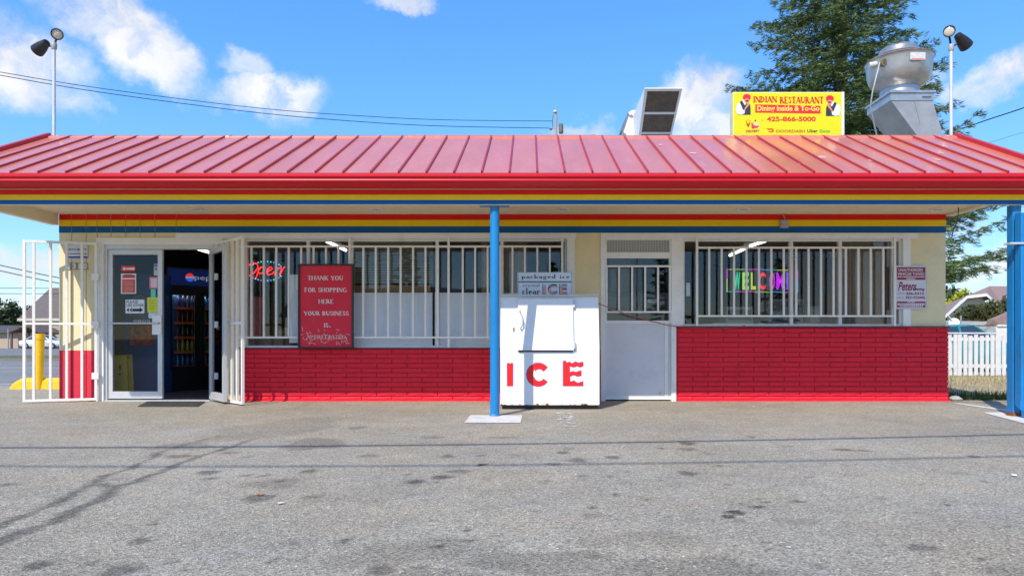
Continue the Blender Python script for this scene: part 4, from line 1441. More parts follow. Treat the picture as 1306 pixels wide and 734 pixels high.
def build_small_front_signs():
    y = D - .016
    x0, x1, z0, z1 = wx(84, y), wx(111.8, y), wz(329.5, y), wz(309.5, y)
    s = thing('security_sign', 'small white security sign on the cream corner behind gate bars', 'sign', ((x0 + x1) / 2, y, z0))
    MB().box(x0, x1, y, y + .01, z0, z1).build('panel', mat('security_white', (.66, .66, .64), .5), s)
    MB().box(x0, x1, y - .002, y + .01, z1 - .02, z1 + .002).build('top_edge', mat('security_top', (.12, .08, .12), .5), s)
    X = lambda p: wx(76 + p / 14.68, y); Z = lambda p: wz(300 + p / 14.68, y)
    nav = mat('ink_navy', (.02, .03, .16), .5)
    sans('SECURITY', X(150), X(512), Z(280), Z(248), y - .0015, 'lettering', nav, s, .03)
    poly([(X(405), Z(250)), (X(435), Z(250)), (X(438), Z(200)), (X(425), Z(192)), (X(408), Z(205))], y - .0012, 'emblem', M['ink_red'], s)
    poly([(X(140), Z(425)), (X(522), Z(425)), (X(522), Z(392)), (X(140), Z(392))], y - .0012, 'band', mat('ink_blue', (.02, .03, .32), .5), s)
    poly([(X(150), Z(352)), (X(520), Z(352)), (X(520), Z(340)), (X(150), Z(340))], y - .0012, 'small_print', nav, s)
    y2 = D - .014
    h = thing('house_number', 'row of house number tiles reading 1310 on the cream corner', 'house number', (wx(98, y2), y2, wz(344, y2)))
    tile = mat('number_tile', (.36, .26, .18), .6, var=.2, vscale=40)
    for k, dch in enumerate('1310'):
        a = X(122 + k * 102); b_ = X(122 + k * 102 + 94)
        MB().box(a, b_, y2, y2 + .01, Z(640), Z(512)).build('tile', tile, h)
        wd = (b_ - a)
        sans(dch, a + wd * (.3 if dch == '1' else .14), b_ - wd * (.3 if dch == '1' else .14), Z(628), Z(524), y2 - .0015, 'lettering', mat('number_cream', (.74, .70, .6), .5), h, .04)


build_small_front_signs()


def build_stickers():
    yd = D + .02 - .002
    X = lambda p: wx(140 + p / 6.383, yd); Z = lambda p: wz(315 + p / 6.383, yd)
    yg = D + .02 + .018 - .003                 # just outside the glass of the closed leaf

    def sheet(name, label, cat, q, col):
        m_ = mat(name + '_paper', col, .5, var=.04)
        s = thing(name, label, cat, ((X(q[0]) + X(q[2])) / 2, yg, Z(q[3])), group='notices stuck on the door glass')
        MB().box(X(q[0]), X(q[2]), yg, yg + .0015, Z(q[3]), Z(q[1])).build('sheet', m_, s)
        return s
    s = thing('arrow_sticker', 'rounded red sticker with a white left arrow high on the door', 'sticker', (X(145), yg, Z(196)), group='notices stuck on the door glass')
    q = disc(X(100), Z(173), X(100) - X(85), Z(150) - Z(173), 12, 90, 270) + disc(X(190), Z(173), X(205) - X(190), Z(150) - Z(173), 12, -90, 90)
    MB().prism(q, yg, yg + .0015).build('sheet', mat('sticker_red', (.72, .02, .02), .4), s)
    poly([(X(95), Z(175)), (X(118), Z(160)), (X(118), Z(170)), (X(195), Z(164)), (X(195), Z(184)), (X(118), Z(180)), (X(118), Z(189))], yg - .001, 'arrow', M['ink_white'], s)
    s = sheet('red_notice', 'red and white printed notice on the closed door under the arrow', 'notice', (85, 213, 210, 378), (.74, .7, .68))
    poly([(X(96), Z(370)), (X(200), Z(370)), (X(200), Z(262)), (X(96), Z(262))], yg - .001, 'print', mat('notice_red', (.62, .05, .04), .5), s)
    poly([(X(98), Z(250)), (X(200), Z(250)), (X(200), Z(226)), (X(170), Z(220)), (X(125), Z(220)), (X(98), Z(226))], yg - .001, 'print', mat('notice_red', (.62, .05, .04), .5), s)
    b = MB()
    rb = random.Random(3)
    for k in range(9):
        z = 275 + k * 10.5
        b.face([(X(104 + rb.uniform(0, 14)), yg - .0018, Z(z + 4)), (X(190 - rb.uniform(0, 20)), yg - .0018, Z(z + 4)), (X(190), yg - .0018, Z(z)), (X(104), yg - .0018, Z(z))])
    tag(b.build('small_print', mat('notice_print', (.66, .34, .28), .5), s), kind='stuff')
    s = sheet('other_door_sign', 'white sign asking to use the other door with black arrow', 'notice', (122, 426, 276, 538), (.74, .75, .78))
    sans('PLEASE', X(130), X(225), Z(455), Z(432), yg - .001, 'lettering', M['ink_black'], s, .01)
    sans('USE OTHER', X(132), X(272), Z(484), Z(460), yg - .001, 'lettering', M['ink_black'], s, .01)
    poly([(X(130), Z(510)), (X(150), Z(492)), (X(150), Z(528))], yg - .001, 'arrow', M['ink_black'], s)
    poly([(X(154), Z(510)), (X(174), Z(492)), (X(174), Z(528))], yg - .001, 'arrow', M['ink_black'], s)
    poly([(X(178), Z(500)), (X(238), Z(500)), (X(238), Z(488)), (X(266), Z(510)), (X(238), Z(532)), (X(238), Z(522)), (X(178), Z(522))], yg - .001, 'arrow', M['ink_black'], s)
    s = sheet('card_sticker', 'small pale blue sticker high in the door corner', 'sticker', (354, 134, 384, 230), (.5, .55, .6))
    poly([(X(356), Z(160)), (X(382), Z(160)), (X(382), Z(138)), (X(356), Z(138))], yg - .001, 'print', mat('sticker_blue', (.06, .18, .5), .5), s)
    poly([(X(360), Z(186)), (X(380), Z(186)), (X(380), Z(170)), (X(360), Z(170))], yg - .001, 'print', mat('sticker_brown', (.3, .12, .06), .5), s)
    s = sheet('pink_sticker', 'pink bordered sticker above the green one on the door', 'sticker', (318, 243, 384, 336), (.82, .2, .34))
    poly([(X(330), Z(325)), (X(378), Z(325)), (X(378), Z(254)), (X(330), Z(254))], yg - .001, 'print', mat('sticker_pale', (.74, .6, .66), .5), s)
    sheet('green_sticker', 'small green sticker between the pink and the yellow one', 'sticker', (328, 340, 368, 408), (.12, .6, .42))
    s = sheet('yellow_notice', 'yellow-green paper notice at the door edge above the lock', 'notice', (300, 408, 384, 530), (.62, .68, .03))
    b = MB()
    for k in range(7):
        z = 424 + k * 13
        b.face([(X(312), yg - .001, Z(z + 3)), (X(372 - (k * 7) % 25), yg - .001, Z(z + 3)), (X(372 - (k * 7) % 25), yg - .001, Z(z)), (X(312), yg - .001, Z(z))])
    tag(b.build('small_print', mat('notice_olive', (.3, .34, .05), .5), s), kind='stuff')
    sheet('white_notice', 'small white paper just under the yellow notice', 'notice', (310, 533, 384, 578), (.66, .68, .74))
    s = thing('hours_numerals', 'row of stuck-on pale address numerals over the push bar', 'numerals', (X(255), yg, Z(612)))
    sans('9805', X(185), X(325), Z(612), Z(590), yg - .001, 'lettering', mat('numeral_grey', (.5, .5, .5), .5), s, .0)


build_stickers()

# ------------------------------------------------------------------ inside the shop
MB().face([(WL + .15, B0, .012), (WR - .15, B0, .012), (WR - .15, 17, .012), (WL + .15, 17, .012)]).build('floor', M['inner_floor'], shop)
MB().box(WL + .15, WR - .15, B0, 17, ZT - .12, ZT).build('ceiling', mat('ceiling_tile', (.4, .39, .36), .8), shop)
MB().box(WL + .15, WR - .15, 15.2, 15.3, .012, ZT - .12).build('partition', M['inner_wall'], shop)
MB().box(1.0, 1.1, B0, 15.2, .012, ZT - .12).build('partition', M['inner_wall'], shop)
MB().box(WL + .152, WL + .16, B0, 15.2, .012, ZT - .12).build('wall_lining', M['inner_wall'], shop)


def tube_lamp(label, p0, p1):
    d = (Vector(p1) - Vector(p0))
    t = thing('tube_lamp', label, 'lamp', p0, group='fluorescent tubes inside')
    MB().tube([p0, p1], .022, 8).build('tube', emit('tube_light', (1, .97, .9), 2.2), t)
    a = Vector(p0); b_ = Vector(p1)
    MB().tube([tuple(a + Vector((0, 0, .05))), tuple(b_ + Vector((0, 0, .05)))], .05, 4).build('housing', mat('lamp_housing', (.5, .5, .48), .5), t)
    return t


zl = ZT - .22
tube_lamp('lit fluorescent tube above the WELCOME sign, nearer the window', (wx(931, 11.6), 11.6, wz(325.5, 11.6)), (wx(952, 10.7), 10.7, wz(316, 10.7)))
tube_lamp('lit fluorescent tube by the top rail of the WELCOME window', (wx(957, 10.6), 10.6, wz(313.5, 10.6)), (wx(978, 10.1), 10.1, wz(306.5, 10.1)))
tube_lamp('lit fluorescent tube over the red sign', (wx(417, 10.4), 10.4, wz(308, 10.4)), (wx(441, 11.2), 11.2, wz(319, 11.2)))
tube_lamp('lit fluorescent tube over the drinks cooler', (wx(252, 10.1), 10.1, wz(317, 10.1)), (wx(272, 10.3), 10.3, wz(323, 10.3)))


def build_cooler():
    w, dpt, hgt = 1.06, .55, 2.06
    yaw = R(48)
    c = thing('drinks_cooler', 'black two-door drinks cooler with blue lit header inside the entrance', 'cooler', (wx(211.5, 11.2), 11.2, .012), yaw)
    bl = mat('cooler_black', (.012, .012, .014), .35)
    b = MB()
    b.box(0, .04, 0, dpt, 0, hgt); b.box(w - .04, w, 0, dpt, 0, hgt); b.box(.04, w - .04, dpt - .03, dpt, 0, hgt)
    b.box(.04, w - .04, 0, dpt - .03, 0, .38); b.box(.04, w - .04, 0, dpt - .03, hgt - .42, hgt)
    b.box(w / 2 - .03, w / 2 + .03, .0, .06, .38, hgt - .42)
    b.build('cabinet', bl, c)
    MB().box(.02, w - .02, -.02, -.001, hgt - .30, hgt - .03).build('header', emit('header_blue', (.008, .028, .19), .12), c)
    X0, X1 = w * .42, w * .78
    sans('pepsi', X0, X1, hgt - .22, hgt - .12, -.023, 'lettering', emit('header_text', (.4, .45, .6), .25), c, .0)
    MB().prism(disc(w * .35, hgt - .165, .07, .07, 20, 20, 200), -.024, -.021).build('emblem_red', emit('emblem_red', (.7, .03, .03), .5), c)
    MB().prism(disc(w * .35, hgt - .165, .07, .07, 20, 200, 380), -.0235, -.021).build('emblem_blue', emit('emblem_blue', (.03, .1, .6), .5), c)
    MB().box(w * .35 - .07, w * .35 + .07, -.0255, -.021, hgt - .178, hgt - .152).build('emblem_band', emit('header_text', (.4, .45, .6), .25), c)
    for a in (.04, w / 2 + .03):
        x0, x1 = a, a + w / 2 - .07
        f = MB(); z0, z1 = .36, hgt - .42
        f.box(x0, x0 + .05, -.03, 0, z0, z1); f.box(x1 - .05, x1, -.03, 0, z0, z1); f.box(x0 + .05, x1 - .05, -.03, 0, z0, z0 + .05); f.box(x0 + .05, x1 - .05, -.03, 0, z1 - .05, z1)
        dr = f.build('door', bl, c)
        MB().box(x0 + .05, x1 - .05, -.018, -.012, z0 + .05, z1 - .05).build('pane', GLASS, dr)
        MB().tube([(x0 + .03, -.03, .8), (x0 + .03, -.06, .82), (x0 + .03, -.06, 1.3), (x0 + .03, -.03, 1.32)], .009, 6).build('handle', M['black'], dr)
        MB().box(x0 + .06, x1 - .06, .05, .075, z1 - .045, z1 - .03).build('strip_light', emit('cooler_light', (.85, .95, 1), 5), dr)
    shelf = mat('cooler_shelf', (.6, .6, .6), .4); tagm = mat('price_strip', (.62, .12, .03), .5)
    bot_cols = [(.02, .05, .02), (.05, .22, .1), (.03, .03, .1), (.35, .4, .42), (.12, .02, .02), (.3, .3, .02), (.02, .12, .3)]
    meshes = []
    for i, cc in enumerate(bot_cols):
        mb = MB().lathe((0, 0, 0), [(.028, 0), (.032, .01), (.032, .12), (.027, .15), (.013, .185), (.012, .205), (.014, .206), (.014, .225), (0, .226)], 10)
        meshes.append(mb.mesh('bottle', mat('bottle_%d' % i, cc, .12, var=.1, coat=.5), smooth=True))
    rb = random.Random(6)
    for k in range(5):
        z = .40 + k * .245
        for a in (.045, w / 2 + .035):
            x0, x1 = a, a + w / 2 - .08
            MB().box(x0, x1, .06, dpt - .05, z, z + .015).build('shelf', shelf, c)
            MB().box(x0, x1, .052, .06, z - .02, z + .02).build('price_strip', tagm, c)
            nb = 6
            run_c = rb.randrange(7)
            for j in range(nb):
                if rb.random() < .1: continue
                if rb.random() < .4: run_c = rb.randrange(7)
                o = bpy.data.objects.new('bottle', meshes[run_c]); COL.objects.link(o)
                lx, ly = x0 + .03 + (x1 - x0 - .06) * j / (nb - 1), .11 + rb.uniform(0, .02)
                cs, sn = math.cos(yaw), math.sin(yaw)
                o.location = (c.location.x + lx * cs - ly * sn, c.location.y + lx * sn + ly * cs, .012 + z + .016)
                tag(o, '%s drink bottle, %s along the %s shelf behind the %s cooler door' % (('dark green', 'green', 'navy', 'pale grey', 'dark red', 'olive', 'blue')[run_c], ('first', 'second', 'third', 'fourth', 'fifth', 'sixth')[j], ('bottom', 'second', 'middle', 'fourth', 'top')[k], 'left' if a < .1 else 'right'), 'bottle', 'bottles in the drinks cooler')


build_cooler()
vm = thing('drink_machine', 'blue drinks machine standing behind the closed glass door', 'vending machine', (wx(175, 11.0), 11.3, .012))
MB().box(wx(150, 11.0), wx(208, 11.0), 11.0, 11.6, .012, 1.92).build('cabinet', mat('machine_blue', (.03, .11, .34), .4), vm)
MB().prism(disc(wx(178, 10.99), wz(392, 10.99), .2, .2, 24), 10.99, 10.999).build('emblem', mat('machine_emblem', (.20, .26, .42), .4), vm)
MB().box(wx(166, 10.99), wx(196, 10.99), 10.985, 10.999, wz(440, 10.99), wz(414, 10.99)).build('poster', mat('machine_poster', (.45, .09, .05), .5, var=.8, vscale=14), vm)
MB().box(wx(150, 10.99), wx(158, 10.99), 10.98, 10.999, .1, 1.8).build('side_strip', mat('machine_strip', (.03, .26, .55), .4), vm)
fs = thing('floor_sign', 'folding yellow floor sign standing inside the closed door', 'floor sign', (wx(157, 10.3), 10.3, .012))
ye = mat('floor_sign_yellow', (.62, .50, .04), .5)
a0, a1 = wx(146.5, 10.3), wx(167.5, 10.3)
MB().prism([(a0, .02), (a1, .02), (a1 - .03, .62), (a0 + .03, .62)], 10.22, 10.235).build('panel', ye, fs)
MB().prism([(a0, .02), (a1, .02), (a1 - .03, .62), (a0 + .03, .62)], 10.36, 10.375).build('panel', ye, fs)
sans('!', (a0 + a1) / 2 - .015, (a0 + a1) / 2 + .015, .34, .5, 10.218, 'mark', M['ink_black'], fs)
MB().box(a0 + .03, a1 - .03, 10.21, 10.385, .62, .64).build('hinge', ye, fs)

# left window: boards, cardboard, blind, chair, neon
def leaning(name, label, cat, q, m, d, t=.012):
    return tag(MB().box(wx(q[0], d), wx(q[2], d), d, d + t, wz(q[3], d), wz(q[1], d)).build(name, m), label, cat)


leaning('white_board', 'white board behind the bars from the red sign to the dark gap', 'board', (451, 373, 551.5, 443.5), M['board'], 9.785)
leaning('white_board', 'white board behind the bars just left of the blue post', 'board', (554.5, 373, 640, 443.5), M['board'], 9.79)
leaning('white_board', 'white board mostly hidden behind the ice box', 'board', (641.5, 373.5, 722, 443.5), M['board'], 9.787)
leaning('white_board', 'narrow white board showing left of the red sign', 'board', (369, 350, 385, 437), M['board'], 9.80)
leaning('cardboard_sheet', 'brown cardboard edge above the white boards', 'cardboard', (449, 363.5, 549, 378), mat('cardboard', (.34, .20, .09), .85, var=.12, vscale=12, bump=.2, bscale=40), 9.9)
leaning('dark_shelf_back', 'dark blue-black sheet standing for the reflection right of the window mullion', 'dark sheet', (557, 316, 614, 376), mat('shelf_back', (.02, .024, .034), .5), 10.3, .05)  # added dark sheet, stands in for the dark reflection in this pane
bl = thing('window_blind', 'olive slatted blind hanging above the cardboard edge', 'blind', (wx(500, 9.95), 9.95, wz(361, 9.95)))
slat = mat('blind_olive', (.28, .27, .19), .6, var=.1, vscale=4)
for k in range(15):
    z = wz(361, 9.95) + k * .038
    a, b_ = wx(450, 9.95), wx(552, 9.95)
    MB().face([(a, 9.95, z), (b_, 9.95, z), (b_, 9.972, z + .034), (a, 9.972, z + .034)]).build('slat', slat, bl)
MB().box(wx(450, 9.95), wx(552, 9.95), 9.94, 9.99, wz(361, 9.95) + 15 * .038, wz(361, 9.95) + 15 * .038 + .04).build('head_rail', slat, bl)
tan_c = mat('curtain_tan', (.36, .25, .13), .85, var=.08, vscale=4)


def curtain(label, xa, xb, ya, yb, d, m, folds=5):
    b = MB(); n = folds * 6
    a, c = wx(xa, d), wx(xb, d)
    for i in range(n + 1):
        x = a + (c - a) * i / n; y = d + .03 * math.sin(2 * math.pi * folds * i / n)
        b.v += [(x, y, wz(yb, d)), (x, y, wz(ya, d))]
    for i in range(n):
        b.f.append((2 * i, 2 * i + 2, 2 * i + 3, 2 * i + 1))
    return tag(b.build('curtain', m, None, True), label, 'curtain', 'curtains behind the windows')


curtain('tan curtain behind the bars just right of the blue post', 614, 672, 304, 380, 10.0, tan_c, 4)
curtain('tan curtain at the right end of the WELCOME window', 1074, 1136, 304, 417, 10.05, mat('curtain_brown', (.34, .25, .16), .85, var=.1, vscale=4), 5)


def build_chair():
    d = 10.9
    x = wx(322, d)
    c = thing('red_chair', 'red chair seen through the bars under the open sign', 'chair', (x, d, .012))
    red = mat('chair_red', (.32, .02, .03), .5); z0 = .012
    MB().bbox(x - .21, x + .21, d - .02, d + .05, .56, 1.55, .02).build('backrest', red, c)
    MB().box(x - .22, x + .22, d - .46, d - .02, .5, .57).build('seat', red, c)
    for sx in (-1, 1):
        for sy in (-.44, -.04):
            MB().cyl((x + sx * .19, d + sy, z0), (x + sx * .19, d + sy, .5), .014, n=8).build('leg', M['steel'], c)


build_chair()
ct = thing('counter', 'brown counter below the open sign with small goods on it', 'counter', (wx(345, 10.4), 10.4, .012))
MB().box(wx(306, 10.4), wx(368, 10.4), 10.2, 10.6, .012, wz(431, 10.3)).build('carcass', mat('counter_wood', (.2, .1, .05), .5, var=.2, vscale=8, stretch=(1, 1, 8)), ct)
MB().box(wx(304, 10.4), wx(370, 10.4), 10.17, 10.63, wz(431, 10.3) + .001, wz(431, 10.3) + .03).build('top', mat('counter_top', (.26, .14, .07), .4), ct)
tag(MB().lathe((wx(360, 10.4), 10.35, wz(431, 10.3) + .032), [(.03, 0), (.035, .02), (.035, .08), (.02, .1), (.0, .1)], 12).build('cup', mat('cup_green', (.3, .36, .22), .4), None, True), 'small green cup on the brown counter', 'cup')
tag(MB().bbox(wx(362, 10.4), wx(369, 10.4), 10.42, 10.5, wz(431, 10.3) + .032, wz(431, 10.3) + .16, .004).build('carton', mat('carton_white', (.6, .6, .62), .5)), 'white carton beside the green cup', 'carton')


def build_open():
    d = 9.93
    X = lambda p: wx(300 + p / 4.89, d); Z = lambda p: wz(300 + p / 4.89, d)
    s = thing('open_neon_sign', 'red script neon sign reading Open ringed by coloured dots', 'neon sign', (X(180), d, Z(282)))
    red = emit('neon_red', (1.0, .03, .03), 1.2)
    strokes = [
        [(118, 172), (95, 178), (70, 200), (56, 228), (66, 248), (92, 250), (122, 230), (142, 198), (136, 176), (118, 172)],
        [(150, 200), (138, 240), (128, 272)], [(146, 214), (165, 196), (186, 200), (184, 220), (166, 236), (144, 236)],
        [(196, 226), (222, 216), (232, 204), (222, 196), (204, 208), (196, 232), (206, 246), (228, 240), (244, 226)],
        [(262, 200), (254, 226), (246, 248)], [(250, 232), (268, 206), (286, 200), (290, 212), (276, 250), (300, 206), (308, 194)]]
    for k, st in enumerate(strokes):
        MB().tube([(X(a), d, Z(b_)) for a, b_ in st], .0075, 6).build('neon_tube', red, s)
    cols = [emit('dot_blue', (.05, .12, 1.0), 1.5), emit('dot_green', (.02, .8, .25), 1.1), emit('dot_cyan', (.05, .5, .9), 1.1)]
    for k in range(34):
        a = 2 * math.pi * k / 34
        xx, zz = 190 + 110 * math.cos(a), 222 - 60 * math.sin(a)
        if abs(math.sin(a)) < .42: continue
        MB().lathe((X(xx), d + .01, Z(zz) - .008), [(.002, 0), (.0095, .005), (.0095, .012), (.002, .017)], 6).build('light_dot', cols[k % 3], s)
    MB().box(X(60), X(310), d + .025, d + .035, Z(290), Z(160)).build('backing', mat('neon_backing', (.01, .01, .01), .3), s)


build_open()


def build_welcome():
    d = 10.02
    X = lambda p: wx(860 + p / 5.245, d); Z = lambda p: wz(290 + p / 5.245, d)
    s = thing('welcome_sign', 'lit multicoloured WELCOME sign hanging inside the right window', 'lit sign', (X(588), d, Z(432)))
    MB().box(X(350), X(826), d, d + .03, Z(432), Z(278)).build('panel', mat('led_panel', (.02, .02, .022), .4), s)
    letters = [('W', 400, 440, (.0, .75, .3)), ('E', 455, 498, (.35, .8, .05)), ('L', 512, 545, (.5, .75, .02)), ('C', 562, 612, (1, .03, .06)), ('O', 635, 672, (.85, .02, .8)), ('M', 682, 735, (.6, .02, .95)), ('E', 750, 790, (.25, .06, 1))]
    for k, (ch_, a, b_, c) in enumerate(letters):
        sans(ch_, X(a), X(b_), Z(415), Z(300), d - .003, 'lettering', emit('led_%d' % k, c, .42), s, .03)
    seg = [((352, 278, 352, 340), (.8, .02, .7)), ((352, 345, 352, 428), (.6, .7, .02)), ((365, 280, 470, 280), (.4, .75, .02)), ((480, 280, 590, 280), (.85, .02, .7)), ((600, 283, 680, 283), (.02, .5, .8)), ((690, 285, 780, 285), (.7, .7, .02)),
           ((355, 428, 425, 428), (.02, .5, .7)), ((430, 428, 530, 428), (.8, .02, .7)), ((540, 431, 640, 431), (.6, .65, .02)), ((645, 431, 720, 431), (.02, .5, .8)), ((725, 433, 790, 433), (.7, .05, .8)), ((824, 285, 824, 360), (.75, .02, .7)), ((824, 366, 824, 430), (.02, .5, .8))]
    for k, (q, c) in enumerate(seg):
        MB().box(X(q[0]) - .008, X(q[2]) + .008, d - .006, d - .001, Z(q[3]) - .006, Z(q[1]) + .006).build('border_light', emit('border_%d' % k, c, .28), s)
    for a in (400, 780):
        MB().cyl((X(a), d + .015, Z(278)), (X(a), d + .015, ZT - .13), .003, n=5).build('hanger', M['steel'], s)


build_welcome()


def stuff_box(name, label, cat, q, d, dep, col, parts=()):
    o = thing(name, label, cat, (wx((q[0] + q[2]) / 2, d), d + dep / 2, wz(q[3], d)))
    m = mat(name + '_body', col, .45, var=.08)
    MB().bbox(wx(q[0], d), wx(q[2], d), d, d + dep, wz(q[3], d), wz(q[1], d), .015).build('body', m, o)
    for (nm, p, c) in parts:
        MB().bbox(wx(p[0], d), wx(p[2], d), d - .02, d - .001, wz(p[3], d), wz(p[1], d), .004).build(nm, mat(name + '_' + nm, c, .4), o)
    return o


tb = thing('work_table', 'steel work table inside the right window', 'table', (wx(985, 10.9), 10.9, .012))
zt2 = wz(412, 10.8)
MB().box(wx(905, 10.8), wx(1070, 10.8), 10.6, 11.3, zt2 - .04, zt2).build('tabletop', M['steel'], tb)
for px in (908, 1066):
    for yy in (10.65, 11.25):
        MB().cyl((wx(px, 10.8), yy, .012), (wx(px, 10.8), yy, zt2 - .04), .02, n=8).build('leg', M['steel'], tb)
stuff_box('serving_warmer', 'pale green-grey warmer on the table under the W of the sign', 'appliance', (926, 391, 961, 411.8), 10.75, .4, (.42, .46, .44), (('door', (929, 395, 958, 408), (.10, .11, .11)), ('handle', (930, 392.2, 957, 393.6), (.6, .6, .6))))
stuff_box('coffee_machine', 'grey steel coffee machine on the table under the letter M', 'appliance', (980, 381, 1025, 411.8), 10.75, .4, (.34, .38, .37), (('panel', (983, 384, 1000, 396), (.12, .14, .14)), ('panel', (1003, 384, 1022, 392), (.5, .55, .54)), ('spout', (988, 398, 996, 404), (.5, .5, .5)), ('tray', (984, 407, 1021, 410), (.08, .08, .08))))
stuff_box('paper_carton', 'white carton on the table right of the coffee machine', 'carton', (1034, 390, 1046, 411.8), 10.75, .2, (.6, .6, .56), (('flap', (1035, 390.3, 1045, 393), (.5, .5, .46)),))
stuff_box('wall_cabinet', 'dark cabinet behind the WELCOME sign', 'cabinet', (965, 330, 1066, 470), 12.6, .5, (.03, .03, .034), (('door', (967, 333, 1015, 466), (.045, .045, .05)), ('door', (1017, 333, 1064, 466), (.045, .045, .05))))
tag(MB().box(wx(875, D + .07), wx(880, D + .07), D + .0605, D + .0615, wz(377), wz(360)).build('opening_sticker', mat('sticker_light', (.5, .6, .68), .5)), 'small pale sticker on the glass left of the right grille', 'sticker')
stuff_box('pantry_shelf', 'tan cupboard seen through the order hatch', 'cupboard', (777, 325, 804, 440), 10.8, .4, (.30, .21, .11), (('door', (779, 330, 802, 368), (.26, .18, .09)),))
tag(MB().box(wx(826, 10.2), wx(838, 10.2), 10.2, 10.203, wz(386, 10.2), wz(381, 10.2)).build('paper_note', mat('note_blue', (.5, .58, .66), .5)), 'small pale note seen through the hatch bars', 'note')
stuff_box('back_counter', 'dark counter seen low through the order hatch', 'counter', (772, 372, 856, 500), 10.5, .5, (.06, .06, .065), (('drawer', (776, 378, 812, 392), (.09, .09, .095)), ('drawer', (816, 378, 852, 392), (.09, .09, .095))))

